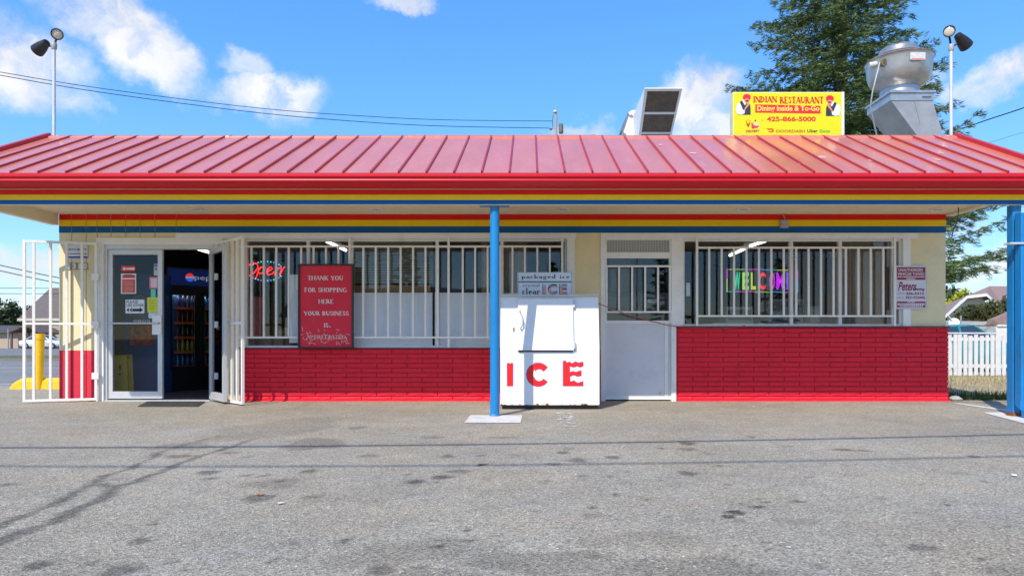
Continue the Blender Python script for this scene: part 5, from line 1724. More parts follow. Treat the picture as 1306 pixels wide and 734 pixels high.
# ------------------------------------------------------------------ on the roof
def build_roof_sign():
    d = 10.15
    x0, x1 = wx(934.5, d), wx(1076.5, d)
    z1, z0 = wz(117.4, d), wz(173, d)
    s = thing('restaurant_sign', 'yellow restaurant sign with red lettering standing on the roof', 'sign', ((x0 + x1) / 2, d, roof_deck_z))
    MB().box(x0, x1, d, d + .14, z0, z1).build('cabinet', mat('cabinet_yellow_white', (.70, .68, .42), .5), s)
    MB().bbox(x0 + .012, x1 - .04, d - .006, d - .0002, z0, z1 - .012, .004).build('face', M['ink_yellow'], s)
    MB().box(x1 - .036, x1, d - .008, d - .0002, z0, z1).build('edge_trim', M['ink_white'], s)
    for x in (x0 + .2, x1 - .2):
        MB().box(x - .03, x + .03, d + .03, d + .09, roof_deck_z, z0).build('leg', M['steel'], s)
    X = lambda p: wx(920 + p / 7.2556, d); Z = lambda p: wz(100 + p / 7.2556, d)
    y = d - .0085
    red = mat('sign_letter_red', (.72, .035, .015), .5); ye = M['ink_yellow']
    serif('INDIAN', X(290), X(515), Z(225), Z(168), y, 'lettering', red, s, 1.75)
    serif('RESTAURANT', X(535), X(942), Z(235), Z(172), y, 'lettering', red, s, 1.75)
    poly([(X(312), Z(318)), (X(916), Z(328)), (X(916), Z(255)), (X(312), Z(243))], y, 'banner', mat('banner_red', (.82, .02, .03), .5), s)
    sans('Dining Inside & To-Go', X(330), X(905), Z(318), Z(254), y - .002, 'lettering', mat('banner_yellow', (.84, .74, .1), .5), s, .02)
    sans('425-866-5000', X(418), X(872), Z(400), Z(354), y, 'lettering', red, s, .035)
    poly(disc(X(378), Z(378), .018, .03, 10), y, 'phone_mark', mat('pale_olive', (.66, .58, .05), .5), s)
    sans('DOORDASH', X(506), X(772), Z(502), Z(476), y, 'lettering', mat('ink_orange', (.55, .16, .02), .5), s, .03)
    sans('Uber', X(792), X(890), Z(502), Z(472), y, 'lettering', mat('ink_dark_green', (.12, .13, .02), .5), s, .03)
    sans('Eats', X(908), X(1002), Z(502), Z(474), y, 'lettering', mat('ink_leaf', (.2, .45, .03), .5), s, .03)
    lg = [(X(a), Z(b_)) for a, b_ in ((415, 466), (465, 464), (482, 472), (484, 488), (472, 500), (442, 500), (432, 490), (462, 490), (470, 484), (464, 477), (428, 477))]
    poly(lg, y, 'dash_mark', mat('ink_vermilion', (.72, .05, .01), .5), s)
    # delivery mark: pin, rider on a scooter
    pin = disc(X(246), Z(405), X(267) - X(246), Z(384) - Z(405), 18)
    poly(pin, y, 'pin', red, s)
    poly(disc(X(246), Z(403), X(260) - X(246), Z(390) - Z(405), 14), y - .001, 'pin', ye, s)
    poly([(X(228), Z(425)), (X(264), Z(425)), (X(247), Z(455))], y - .0005, 'pin', red, s)
    poly([(X(275), Z(455)), (X(278), Z(432)), (X(305), Z(430)), (X(312), Z(442)), (X(345), Z(440)), (X(350), Z(460)), (X(300), Z(462))], y, 'scooter', mat('scooter_red', (.7, .04, .05), .5), s)
    poly([(X(276), Z(432)), (X(276), Z(410)), (X(290), Z(412)), (X(294), Z(432))], y, 'scooter', mat('box_green', (.1, .3, .05), .5), s)
    poly([(X(305), Z(440)), (X(308), Z(400)), (X(330), Z(404)), (X(340), Z(440))], y - .0004, 'rider', mat('rider_pale', (.72, .62, .5), .5), s)
    poly(disc(X(312), Z(392), .011, .013, 10), y - .0008, 'rider', M['ink_black'], s)
    for a in (290, 342):
        poly(disc(X(a), Z(460), .012, .012, 10), y - .0008, 'scooter', M['ink_white'] if a > 300 else M['ink_red'], s)
    sans('DELIVERY', X(224), X(352), Z(500), Z(478), y, 'lettering', mat('ink_crimson', (.5, .05, .08), .5), s, .04, .2)
    # the turbaned man printed at both ends, mirrored
    skin = mat('print_skin', (.62, .26, .14), .6); vest = mat('print_vest', (.03, .03, .05), .6); shirt = mat('print_shirt', (.76, .76, .80), .6); tur = mat('print_turban', (.78, .012, .04), .5)
    for (ox, flip) in ((0, 1), (1235, -1)):
        F = lambda p: X(ox + flip * p) if flip > 0 else X(ox - p)
        dz = 0 if flip > 0 else 12
        Q = lambda ps: [(F(a), Z(b_ + dz)) for a, b_ in ps]
        poly(Q([(150, 338), (148, 300), (160, 232), (185, 208), (215, 208), (255, 228), (268, 262), (270, 338)]), y, 'figure', vest, s)
        poly(Q([(150, 334), (136, 300), (136, 258), (148, 232), (170, 226), (186, 262), (196, 290), (218, 300), (212, 326), (185, 338)]), y - .001, 'figure', shirt, s)
        poly(Q([(190, 206), (214, 208), (226, 240), (214, 250)]), y - .001, 'figure', shirt, s)
        poly(Q([(208, 200), (210, 190), (250, 188), (258, 206), (252, 226), (236, 240), (216, 228)]), y - .0015, 'figure', skin, s)
        poly(Q([(198, 192), (198, 168), (210, 152), (232, 146), (258, 152), (270, 168), (268, 188), (258, 204), (250, 192), (228, 188), (212, 196)]), y - .002, 'figure', tur, s)
        poly(Q([(222, 206), (240, 202), (252, 208), (246, 218), (228, 220)]), y - .0021, 'figure', vest, s)
        poly(Q([(206, 296), (214, 300), (248, 258), (260, 240), (252, 222), (240, 232), (222, 262)]), y - .0025, 'figure', skin, s)


build_roof_sign()


def build_fan():
    d = 11.78
    cx = 6.37
    dn = d - .53
    f = thing('exhaust_fan', 'dented galvanised exhaust fan bowl on a slanted duct on the roof', 'exhaust fan', (cx + .3, d, roof_deck_z))
    st = M['steel']
    tilt = Matrix.Rotation(R(-1.5), 3, 'Y') @ Matrix.Rotation(R(1.0), 3, 'X')
    rr = .525
    zn = wz(114, 11.4)
    cc = (cx, d, zn)
    hb = wz(62.5, dn) - zn
    nr = .31
    bowl = [(nr * 1.02, .13), (nr * 1.08, .145), (rr * .72, .17), (rr * .83, .215), (rr * .91, .29), (rr * .96, .39), (rr * .985, hb - .05), (rr * 1.0, hb - .02), (rr * 1.02, hb), (rr * 1.02, hb + .012), (rr * .97, hb + .014), (rr * .9, hb - .05), (nr, hb - .1)]
    bm_ = mat('bowl_aluminium', (.47, .46, .44), .4, .8, var=.25, vscale=3, bump=.5, bscale=4.5, dirt=(.42, .34, .28), dirt_amt=.5, dscale=3)
    MB().lathe(cc, bowl, 48, tilt).build('bowl', bm_, f, True)
    MB().lathe(cc, [(nr * 1.1, -.02), (nr * 1.12, .01), (nr * 1.0, .03), (nr * .98, .16)], 36, tilt).build('neck', st, f, True)
    MB().lathe(cc, [(rr * .60, hb - .06), (rr * .60, hb + .10), (rr * .64, hb + .11), (rr * .64, hb + .13), (rr * .585, hb + .15), (rr * .58, hb + .20), (rr * .5, hb + .235), (rr * .3, hb + .25), (0, hb + .255)], 36, tilt).build('lid', bm_, f, True)
    MB().lathe(cc, [(rr * 1.02, hb - .004), (rr * 1.045, hb + .004), (rr * 1.02, hb + .016)], 48, tilt).build('rim', mat('rim_rusty', (.42, .3, .22), .5, .5, var=.4, vscale=10), f, True)
    hx_, hz_ = wx(1137, dn), wz(73, dn)
    yb_ = d - math.sqrt(rr * rr - (hx_ - cx) ** 2) * .97
    MB().tube([(hx_, yb_ - .03, hz_), (hx_, yb_ + .05, hz_)], .066, 18).build('port_ring', mat('port_rusty', (.3, .22, .12), .6, .4, var=.3), f, True)
    MB().tube([(hx_, yb_ - .034, hz_), (hx_, yb_ - .03, hz_)], .05, 18).build('port_hole', mat('port_dark', (.10, .08, .03), .7, var=.5, vscale=30), f, True)
    ex = wx(1122, 11.4)
    ez = wz(76, 11.4)
    ey = d - math.sqrt(max(.01, rr * rr - (ex - cx) ** 2))
    MB().tube([(ex - .06, ey - .05, ez - .01), (ex + .07, ey - .07, ez + .01)], .05, 14).build('conduit_box', mat('conduit_pale', (.55, .55, .48), .5), f, True)
    cab = [(1122, 80, 11.3), (1119, 92, 11.25), (1113, 116, 11.25), (1110, 135, 11.28), (1113, 150, 11.3), (1118, 172, 11.35), (1119, 190, 11.4)]
    MB().tube([(wx(a, q), q, wz(b_, q)) for a, b_, q in cab], .013, 8).build('flex_conduit', mat('conduit_grey', (.32, .33, .33), .5, .5), f, True)
    lx0, lx1 = wx(1161, dn), wx(1180, dn)
    ly = d - math.sqrt(rr * rr - ((lx0 + lx1) / 2 - cx) ** 2) - .012
    lb = MB().box(lx0, lx1, ly, ly + .02, wz(76, dn), wz(67, dn)).build('rating_label', mat('label_white', (.62, .6, .58), .5, var=.2, vscale=40), f)
    MB().box(lx0 + .02, lx1 - .03, ly - .003, ly, wz(77, dn), wz(74.5, dn)).build('label_band', mat('label_red', (.6, .25, .2), .5), lb)

    def loft(rs):
        b2 = MB()
        for r_ in rs: b2.v += r_
        for i in range(len(rs) - 1):
            for k in range(4):
                j = (k + 1) % 4
                b2.f.append((i * 4 + k, i * 4 + j, i * 4 + 4 + j, i * 4 + 4 + k))
        b2.f.append((3, 2, 1, 0)); b2.f.append(tuple(len(rs) * 4 - 4 + k for k in range(4)))
        return b2
    X0_, X1_, Y0_, Y1_ = wx(1136, 11.4), wx(1191, 11.4), 11.4, 12.2
    sq = lambda e, z: [(X0_ - e, Y0_ - e, z), (X1_ + e, Y0_ - e, z), (X1_ + e, Y1_ + e, z), (X0_ - e, Y1_ + e, z)]
    zc_ = wz(128, 11.4)
    loft([sq(0, zc_), sq(0, zn - .06), sq(.025, zn - .058), sq(.025, zn - .02), sq(-.05, zn), ]).build('curb_cap', st, f)
    zb2 = wz(173, 11.4)
    t0 = sq(-.012, zc_)
    t1 = [(wx(1171, 11.4), 11.42, zb2), (wx(1204, 11.4), 11.42, zb2), (wx(1204, 11.4), 12.15, zb2), (wx(1171, 11.4), 12.15, zb2)]
    t2 = [(p[0] + .25, p[1], roof_deck_z) for p in t1]
    loft([t2, t1, t0]).build('duct', mat('duct_steel', (.44, .43, .41), .5, .6, var=.18, vscale=3, dirt=(.42, .38, .34), dirt_amt=.5, dscale=3), f)
    p0, p1 = Vector(t0[0]).lerp(Vector(t0[1]), .56), Vector(t1[0]).lerp(Vector(t1[1]), .0)
    MB().tube([tuple(p0 + Vector((0, -.004, 0))), tuple(p0.lerp(p1, .62) + Vector((.06, -.002, 0)))], .006, 6).build('seam', st, f)
    MB().box(X1_ - .2, X1_ - .05, Y0_ - .03, Y0_ - .002, zc_ + .06, zc_ + .09).build('latch', st, f)


build_fan()


def build_hood():
    h = thing('air_intake', 'white rooftop air intake with slanted brown filter panels', 'air intake', (wx(838, 12.4), 12.6, roof_deck_z))
    w = mat('intake_white', (.80, .79, .76), .45, var=.06, vscale=4, dirt=(.5, .48, .44), dirt_amt=.4, dscale=4)
    d0, d1 = 12.5, 11.65
    zB, zT = wz(176, d0), wz(112, d1)
    x0, x1 = wx(814, d0), wx(855.5, d0)
    xa, xb = wx(822.3, d1), wx(870, d1)
    P = lambda u, v, t=0.0: tuple(Vector((x0, d0, zB)).lerp(Vector((x1, d0, zB)), u).lerp(Vector((xa, d1, zT)).lerp(Vector((xb, d1, zT)), u), v) + Vector((0, -.6, -.8)) * t)
    # hood shell behind the slanted face
    b = MB()
    A, B_, C_, D_ = Vector(P(0, 0)), Vector(P(1, 0)), Vector(P(1, 1)), Vector(P(0, 1))
    back = [Vector((x0, 13.4, zB)), Vector((x1, 13.4, zB)), Vector((xb, 13.4, zT - .06)), Vector((xa, 13.4, zT - .06))]
    b.v = [tuple(p) for p in (A, B_, C_, D_)] + [tuple(p) for p in back]
    b.f = [(0, 3, 2, 1)[::-1], (4, 5, 6, 7)[::-1], (0, 4, 7, 3)[::-1], (1, 2, 6, 5)[::-1], (3, 7, 6, 2)[::-1], (0, 1, 5, 4)[::-1]]
    b.build('shell', w, h)

    def bar(u0, v0, u1, v1, t=.02):
        c = MB()
        for tt in (.002, t + .002):
            c.v += [P(u0, v0, tt), P(u1, v0, tt), P(u1, v1, tt), P(u0, v1, tt)]
        c.f = [(4, 5, 6, 7), (0, 1, 5, 4), (1, 2, 6, 5), (2, 3, 7, 6), (3, 0, 4, 7), (3, 2, 1, 0)]
        return c
    fil = mat('filter_brown', (.13, .10, .075), .9, var=.25, vscale=9, bump=.4, bscale=60)
    vs = [0, .09, .5, .965]
    for a, b_ in ((0.0, .1), (.135, .50), (.545, .945)):
        bar(.085, a, .94, b_, .006).build('filter_panel', fil, h)
    for q in ((0, 0, .075, 1), (.945, 0, 1, 1)):
        bar(*q).build('frame_bar', w, h)
    for q in ((.075, .1, .945, .132), (.075, .503, .945, .542), (.075, .95, .945, 1)):
        bar(*q).build('frame_bar', w, h)
    MB().box(x0 + .02, x1 - .02, 12.7, 13.3, roof_deck_z, zB).build('stand', w, h)
    # blower housing on its left
    d = 13.0
    b = MB().prism([(wx(794, d), wz(168, d)), (wx(802, d), wz(143, d)), (wx(806, d), wz(140.5, d)), (wx(818, d), wz(140, d)), (wx(818, d), wz(185, d)), (wx(799, d), wz(185, d)), (wx(799, d), wz(171, d))], d, d + .8)
    b.build('blower_housing', w, h)
    MB().prism([(wx(792.5, d), wz(167, d)), (wx(800.5, d), wz(144, d)), (wx(801.6, d), wz(144, d)), (wx(794, d), wz(167.5, d))], d - .03, d + .8).build('side_flap', mat('flap_dark', (.16, .17, .18), .5), h)
    for px in (804.5, 812):
        MB().lathe((wx(px, d), d - .004, wz(148, d)), [(0, 0), (.035, .0), (.035, .02), (0, .02)], 12).build('fastener', M['steel'], h)


build_hood()


def floodlights(label, px, ytop, ybase, d, heads, group='roof floodlight poles'):
    x = wx(px, d); zt_ = wz(ytop, d)
    t = thing('floodlight_pole', label, 'floodlight', (x, d, roof_deck_z), group=group)
    MB().cyl((x, d, roof_deck_z), (x, d, zt_), .022, n=12).build('pole', mat('pole_white', (.66, .67, .68), .4, .2), t, True)
    MB().lathe((x, d, zt_ - .08), [(.03, 0), (.038, .02), (.038, .08), (.025, .1)], 12).build('fitting', mat('fitting_grey', (.36, .36, .36), .5), t, True)
    for (hx_, hz_, dirv, s) in heads:
        c = Vector((wx(hx_, d), d, wz(hz_, d)))
        v = Vector(dirv).normalized()
        rot = v.to_track_quat('Z', 'Y').to_matrix()
        hd = MB().lathe(tuple(c), [(.02 * s, -.13 * s), (.05 * s, -.12 * s), (.064 * s, -.06 * s), (.08 * s, 0), (.09 * s, .07 * s), (.094 * s, .12 * s), (.086 * s, .122 * s), (.08 * s, .10 * s)], 20, rot).build('lamp_head', M['black'], t, True)
        MB().lathe(tuple(c), [(0, .098 * s), (.079 * s, .1 * s), (.06 * s, .112 * s), (.02 * s, .117 * s), (0, .118 * s)], 16, rot).build('lens', mat('flood_lens', (.62, .58, .45), .2, coat=.6), hd, True)
        MB().tube([(x, d, zt_ - .03), tuple(c.lerp(Vector((x, d, zt_)), .45) + Vector((0, 0, -.01))), tuple(c - v * .06)], .014, 8).build('knuckle', M['black'], t, True)


floodlights('twin black floodlights on a thin pole at the left roof end', 69, 56, 178, 9.75, ((74, 44, (.45, -.85, -.35), .84), (53.5, 59.5, (-.85, .35, -.38), .95)))
floodlights('twin black floodlights on a thin pole beside the exhaust fan', 1213, 58, 175, 9.75, ((1210, 41.5, (-.45, -.85, -.2), .84), (1227, 52, (.75, .35, -.5), .98)))

# utility pole far behind, its wires
up_ = thing('utility_pole', 'distant wooden utility pole with a transformer behind the ridge', 'utility pole', (wx(710, 45), 45, -.02))
wood = mat('pole_wood', (.42, .33, .22), .9, var=.2, vscale=6, stretch=(6, 6, .5))
X0 = wx(709.3, 45)
MB().cyl((X0, 45, -.02), (X0, 45, wz(144, 45)), .1, .07, 10).build('shaft', wood, up_, True)
MB().lathe((X0 - .06, 45, wz(144, 45)), [(.14, 0), (.16, .06), (.1, .16), (0, .17)], 10).build('pole_cap', mat('cap_cream', (.6, .52, .36), .6), up_, True)
MB().lathe((wx(715.5, 45), 45, wz(170, 45)), [(.14, 0), (.15, .05), (.15, .55), (.12, .62), (.03, .66)], 12).build('transformer', mat('transformer_green', (.13, .14, .09), .7, var=.3), up_, True)
MB().tube([(X0, 45, wz(163.5, 45)), (wx(700, 45), 45, wz(163.5, 45))], .03, 6).build('cross_arm', wood, up_)
MB().lathe((wx(702.5, 45), 45, wz(166, 45)), [(.04, 0), (.1, .04), (.1, .1), (.03, .16)], 8).build('insulator', mat('insulator_red', (.3, .1, .09), .4), up_)
MB().tube([(wx(705.5, 45), 45, wz(146, 45)), (wx(704.5, 45), 45, wz(155, 45)), (wx(705, 45), 45, wz(163, 45))], .018, 5).build('jumper', M['black'], up_)


def wire(label, pts, r, group='overhead wires', n=5):
    v = [Vector((wx(a, d), d, wz(b_, d))) for a, b_, d in pts]
    out = []
    for i in range(len(v) - 1):                      # smooth through the points
        p0, p1, p2, p3 = v[max(i - 1, 0)], v[i], v[i + 1], v[min(i + 2, len(v) - 1)]
        for k in range(4):
            t = k / 4
            out.append(.5 * ((2 * p1) + (-p0 + p2) * t + (2 * p0 - 5 * p1 + 4 * p2 - p3) * t * t + (-p0 + 3 * p1 - 3 * p2 + p3) * t ** 3))
    out.append(v[-1])
    tag(MB().tube([tuple(p) for p in out], r, n).build('overhead_wire', M['black'], None, True), label, 'wire', group)


wire('upper of the two dark wires slanting over the left roof', [(-60, 81, 36), (0, 92, 37), (130, 113, 39), (330, 138, 41), (470, 148.5, 43), (570, 153, 44), (705, 154.5, 45)], .020)
wire('lower of the two dark wires slanting over the left roof', [(-60, 84, 36), (0, 96, 37), (130, 118, 39), (330, 144, 41), (470, 156, 43), (570, 161, 44), (702, 163.5, 45)], .022)
wire('thick black service cable rising at the right edge of the sky', [(1225, 165, 21), (1262, 152, 20), (1306, 137.5, 19), (1400, 104, 18)], .017)
wire('hair-thin pale wire low in the right sky', [(1190, 205, 40), (1245, 187, 40), (1306, 168.5, 40), (1400, 140, 40)], .009)
for k, (a, b_) in enumerate(((338, 354), (345, 361))):
    wire(['upper sloping wire above the grey-roofed house', 'lower sloping wire above the grey-roofed house'][k], [(-80, a - 17, 55), (0, a, 55), (75, b_, 55), (220, b_ + 26, 55)], .04)
for k, a in enumerate((367.3, 374.2)):
    wire(['upper level wire crossing behind the left gate', 'lower level wire crossing behind the left gate'][k], [(-80, a, 60), (0, a, 60), (80, a, 60), (220, a - 1, 60)], .028)
wire('thin wire crossing the sky right of the conifer branch', [(1160, 259, 30), (1250, 261, 30), (1306, 264, 30), (1400, 268, 30)], .009)
wire('loose black wire dangling from the canopy end', [(1222.5, 262, 9.2), (1222, 275, 9.2), (1219, 287, 9.2), (1216, 292, 9.2), (1214, 303, 9.2)], .006)
# the two cables overhead whose shadows cross the lot
kx, ky = SUN_H[0] / math.tan(SUN_EL), SUN_H[1] / math.tan(SUN_EL)


def lot_cable(label, a, mid, c, h, r):
    """a, mid, c: where the shadow lies in the photograph"""
    A, C_, Mi = Vector(gnd(*a)), Vector(gnd(*c)), Vector(gnd(*mid))
    pts = []
    t = (Mi.x - A.x) / (C_.x - A.x)
    sag = ((A.y + (C_.y - A.y) * t) - Mi.y) / ky / (4 * t * (1 - t))
    for k in range(-10, 31):
        u = k / 20
        p = A.lerp(C_, u)
        z = h - sag * 4 * u * (1 - u)
        pts.append((p.x - kx * h, p.y - ky * h, z))
    tag(MB().tube(pts, r, 8).build('overhead_cable', M['black'], None, True), label, 'cable', 'cables over the parking lot')


lot_cable('thick cable strung low over the lot nearest the shop', (0, 570.5), (653, 566), (1306, 553.5), 5.0, .027)
lot_cable('thinner cable strung over the lot nearer the viewer', (0, 594), (653, 592.5), (1306, 581), 5.6, .018)

# ------------------------------------------------------------------ trees and plants
def leaf_mat(name, col, var=.4):
    m = mat(name, col, .75, var=var, vscale=2.2, spec=.25)
    b = m.node_tree.nodes['Principled BSDF']
    b.inputs['Subsurface Weight'].default_value = 0
    return m


FIR = leaf_mat('fir_needles', (.095, .150, .050))
FIR_TIP = leaf_mat('fir_needles_light', (.17, .225, .075))
BARK = mat('bark', (.14, .10, .07), .95, var=.25, vscale=8, bump=.5, bscale=30)


class Leaves:
    def __init__(s): s.v, s.n = [], 0

    def quad(s, c, a, b):
        s.v += [c - a - b * .15, c + b * -.6, c + a - b * .15, c + a * .5 + b * .7, c + b, c - a * .5 + b * .7] if False else [c - a, c - b, c + a, c + b]

    def build(s, name, m, parent):
        n = len(s.v) // 4
        me = bpy.data.meshes.new(name)
        org = Vector(ORG[parent.name])
        co = np.array([tuple(p - org) for p in s.v], np.float32)
        me.vertices.add(len(co)); me.vertices.foreach_set('co', co.ravel())
        me.loops.add(n * 4); me.loops.foreach_set('vertex_index', np.arange(n * 4, dtype=np.int32))
        me.polygons.add(n); me.polygons.foreach_set('loop_start', np.arange(0, n * 4, 4, dtype=np.int32))
        me.update(calc_edges=True); me.materials.append(m)
        o = bpy.data.objects.new(name, me); COL.objects.link(o); o.parent = parent
        ORG[o.name] = tuple(org)
        return o


def rvec(rg):
    while True:
        v = Vector((rg.uniform(-1, 1), rg.uniform(-1, 1), rg.uniform(-1, 1)))
        if .05 < v.length < 1: return v.normalized()


def conifer(label, x, y, H, r0, seed, z_first=1.0, density=1.0, sz=.11, name='conifer_tree', group=None, lean=(0, 0), power=.8, nb=150):
    rg = random.Random(seed)
    t = thing(name, label, 'tree', (x, y, -.02), group=group)
    MB().tube([(x, y, -.02), (x + .05, y, H * .3), (x - .05, y, H * .7), (x, y, H)], [.012 * H + .12, .012 * H + .06, .07, .02], 12).build('trunk', BARK, t, True)
    lv, lt, br = Leaves(), Leaves(), MB()
    for i in range(nb):
        q = (i + rg.random()) / nb
        z = z_first + (H - z_first) * (q ** 1.35)
        az = i * 2.39996 + rg.uniform(-.4, .4)
        L = r0 * max(.04, (1 - z / H)) ** power * rg.uniform(.62, 1.12)
        if rg.random() < .12: L *= .6
        d = Vector((math.cos(az), math.sin(az), 0))
        droop = rg.uniform(-.10, .16) * L
        base = Vector((x, y, z))
        n = max(3, int(L / .28))
        side = Vector((-d.y, d.x, 0))
        pts = []
        for k in range(n + 1):
            u = k / n
            p = base + d * (L * u) + Vector((0, 0, .10 * L * u - droop * 1.6 * u * u + .16 * L * max(0, u - .6) ** 1.5 * 2))
            p += side * (.05 * L * math.sin(u * 3 + i))
            pts.append(p)
        br.tube([tuple(p) for p in pts], [max(.008, .035 * (1 - k / (n + 1)) * (L / 4 + .3)) for k in range(n + 1)], 5, False)
        for k in range(1, n + 1):
            u = k / n
            wd = L * .30 * (1.05 - u) * (.4 + u * 1.4) + .16
            if u < .22 and L > 1.5: continue
            for sgn in (-1, 1):
                tw = wd * rg.uniform(.6, 1.15)
                tdir = (side * sgn * .8 + d * .65 + Vector((0, 0, rg.uniform(-.32, .12)))).normalized()
                m_ = max(2, int(tw / .13 * density))
                for j in range(m_):
                    v = (j + rg.random()) / m_
                    c = pts[k] + tdir * (tw * v) + Vector((rg.gauss(0, .03), rg.gauss(0, .03), rg.gauss(0, .03) - .10 * v * v))
                    for e in range(8):
                        o1 = (tdir * .9 + d * .25 + rvec(rg) * .55).normalized()
                        o2 = o1.cross(rvec(rg))
                        if o2.length < .1: continue
                        o2.normalize()
                        s_ = sz * rg.uniform(.6, 1.25)
                        cc = c + rvec(rg) * .06
                        (lt if (v > .6 and rg.random() < .55) else lv).quad(cc, o1 * s_ * 1.4, o2 * s_ * .17)
    br.build('branch', BARK, t)
    lv.build('foliage', FIR, t)
    lt.build('foliage', FIR_TIP, t)
    return t


conifer('big dark green fir rising behind the yellow sign and exhaust fan', wx(1072, 22), 22, 19.5, 5.0, 3, 2.7, 1.8, .072, nb=480, power=.84)


def leafy(name, label, cat, x, y, z0, blobs, col, seed, size=.12, n=3000, trunk=None, group=None):
    rg = random.Random(seed)
    t = thing(name, label, cat, (x, y, z0), group=group)
    lm = leaf_mat('leaf_%s_%d' % (name, seed), col, .45)
    if trunk:
        MB().tube([(x, y, z0), (x, y, z0 + trunk * .6), (x + .1, y, z0 + trunk)], [trunk * .05 + .05, trunk * .035 + .04, .04], 8).build('trunk', BARK, t, True)
        lb = MB()
        for (c, r) in blobs:
            lb.tube([(x, y, z0 + trunk * .5), tuple((Vector((x, y, z0 + trunk)) + Vector(c)) / 2), c], [.1, .06, .02], 5, False)
        lb.build('limb', BARK, t)
    lv = Leaves()
    tot = sum(r[0] * r[2] for c, r in blobs)
    for (c, r) in blobs:
        m_ = int(n * r[0] * r[2] / tot)
        clumps = max(5, m_ // 26)
        for i in range(clumps):
            u = rvec(rg)
            rad = rg.uniform(.45, 1.05) ** .7
            cc = Vector((c[0] + u.x * r[0] * rad, c[1] + u.y * r[1] * rad, c[2] + u.z * r[2] * rad))
            for k in range(26):
                p = cc + rvec(rg) * size * rg.uniform(.3, 2.6)
                a = rvec(rg); b_ = a.cross(rvec(rg))
                if b_.length < .1: continue
                b_.normalize(); s_ = size * rg.uniform(.5, 1.1)
                lv.quad(p, a * s_, b_ * s_ * .55)
    lv.build('crown' if trunk else 'foliage', lm, t)
    return t


def at(px, py, d):
    return (wx(px, d), d, wz(py, d))


# right-hand gap
def blob(px, py, d, rx, rz, ry=None):
    s = d / FPX
    return (at(px, py, d), (rx * s, (ry or rx) * s, rz * s))


leafy('laurel_bush', 'big dark olive bush in front of the pink-roofed house', 'bush', wx(1255, 30), 30, 0,
      [blob(1240, 403, 30, 20, 12), blob(1260, 400, 30, 20, 13), blob(1280, 396, 30, 22, 14), blob(1300, 389, 30, 20, 16), blob(1226, 407, 30, 10, 6), blob(1262, 416, 30, 40, 14)], (.075, .085, .03), 21, .085, 9000)
leafy('yellow_shrub', 'yellow-green shrub beside the fir branches', 'shrub', wx(1210, 62), 62, 0,
      [blob(1208, 394, 62, 12, 12), blob(1218, 388, 62, 9, 9), blob(1227, 379, 62, 8, 7), blob(1205, 410, 62, 20, 14)], (.34, .36, .03), 22, .18, 2600)
leafy('round_tree', 'mid green tree behind the fir at the right gap', 'tree', wx(1200, 74), 74, 0,
      [blob(1205, 384, 74, 22, 18), blob(1190, 390, 74, 26, 24), blob(1218, 388, 74, 20, 14)], (.06, .085, .035), 23, .3, 3600, 2.0)
# left horizon
for k, (px, top, w, d, col) in enumerate(((6, 384, 20, 120, (.05, .07, .025)), (32, 390, 18, 125, (.06, .075, .03)), (-26, 380, 30, 118, (.055, .07, .028)), (52, 398, 16, 130, (.05, .065, .03)))):
    lab = ['tall dark tree at the far left horizon', 'lower rounded tree left of the grey-roofed house', 'broad tree beyond the left picture edge', 'small tree just behind the grey roof edge'][k]
    leafy('far_tree', lab, 'tree', wx(px, d), d, 0, [blob(px, top + 14, d, w, 15), blob(px - w * .5, top + 24, d, w * .8, 16), blob(px + w * .5, top + 24, d, w * .8, 15), blob(px, top + 36, d, w * 1.1, 16)], col, 40 + k, .42, 2200, 3, group='trees along the far left skyline')

# weeds and dry grass by the right corner
def grass(name, n, fx_, hgt, m, seed, label_kind='stuff'):
    rg = random.Random(seed); b = MB()
    for i in range(n):
        x, y, k = fx_(rg)
        h_ = hgt * rg.uniform(.4, 1.2) * k
        a = rg.uniform(0, 6.28); w = .006 * rg.uniform(.6, 1.4)
        ln = Vector((math.cos(a), math.sin(a), 0)) * h_ * rg.uniform(.1, .6)
        s_ = Vector((-math.sin(a), math.cos(a), 0)) * w
        p = Vector((x, y, .004))
        m1 = p + ln * .4 + Vector((0, 0, h_ * .65)); tp = p + ln + Vector((0, 0, h_))
        b.v += [tuple(p - s_), tuple(p + s_), tuple(m1 + s_ * .7), tuple(m1 - s_ * .7), tuple(tp)]
        q = len(b.v) - 5
        b.f += [(q, q + 1, q + 2, q + 3), (q + 3, q + 2, q + 4)]
    o = b.build(name, m); o['kind'] = 'stuff'
    return o


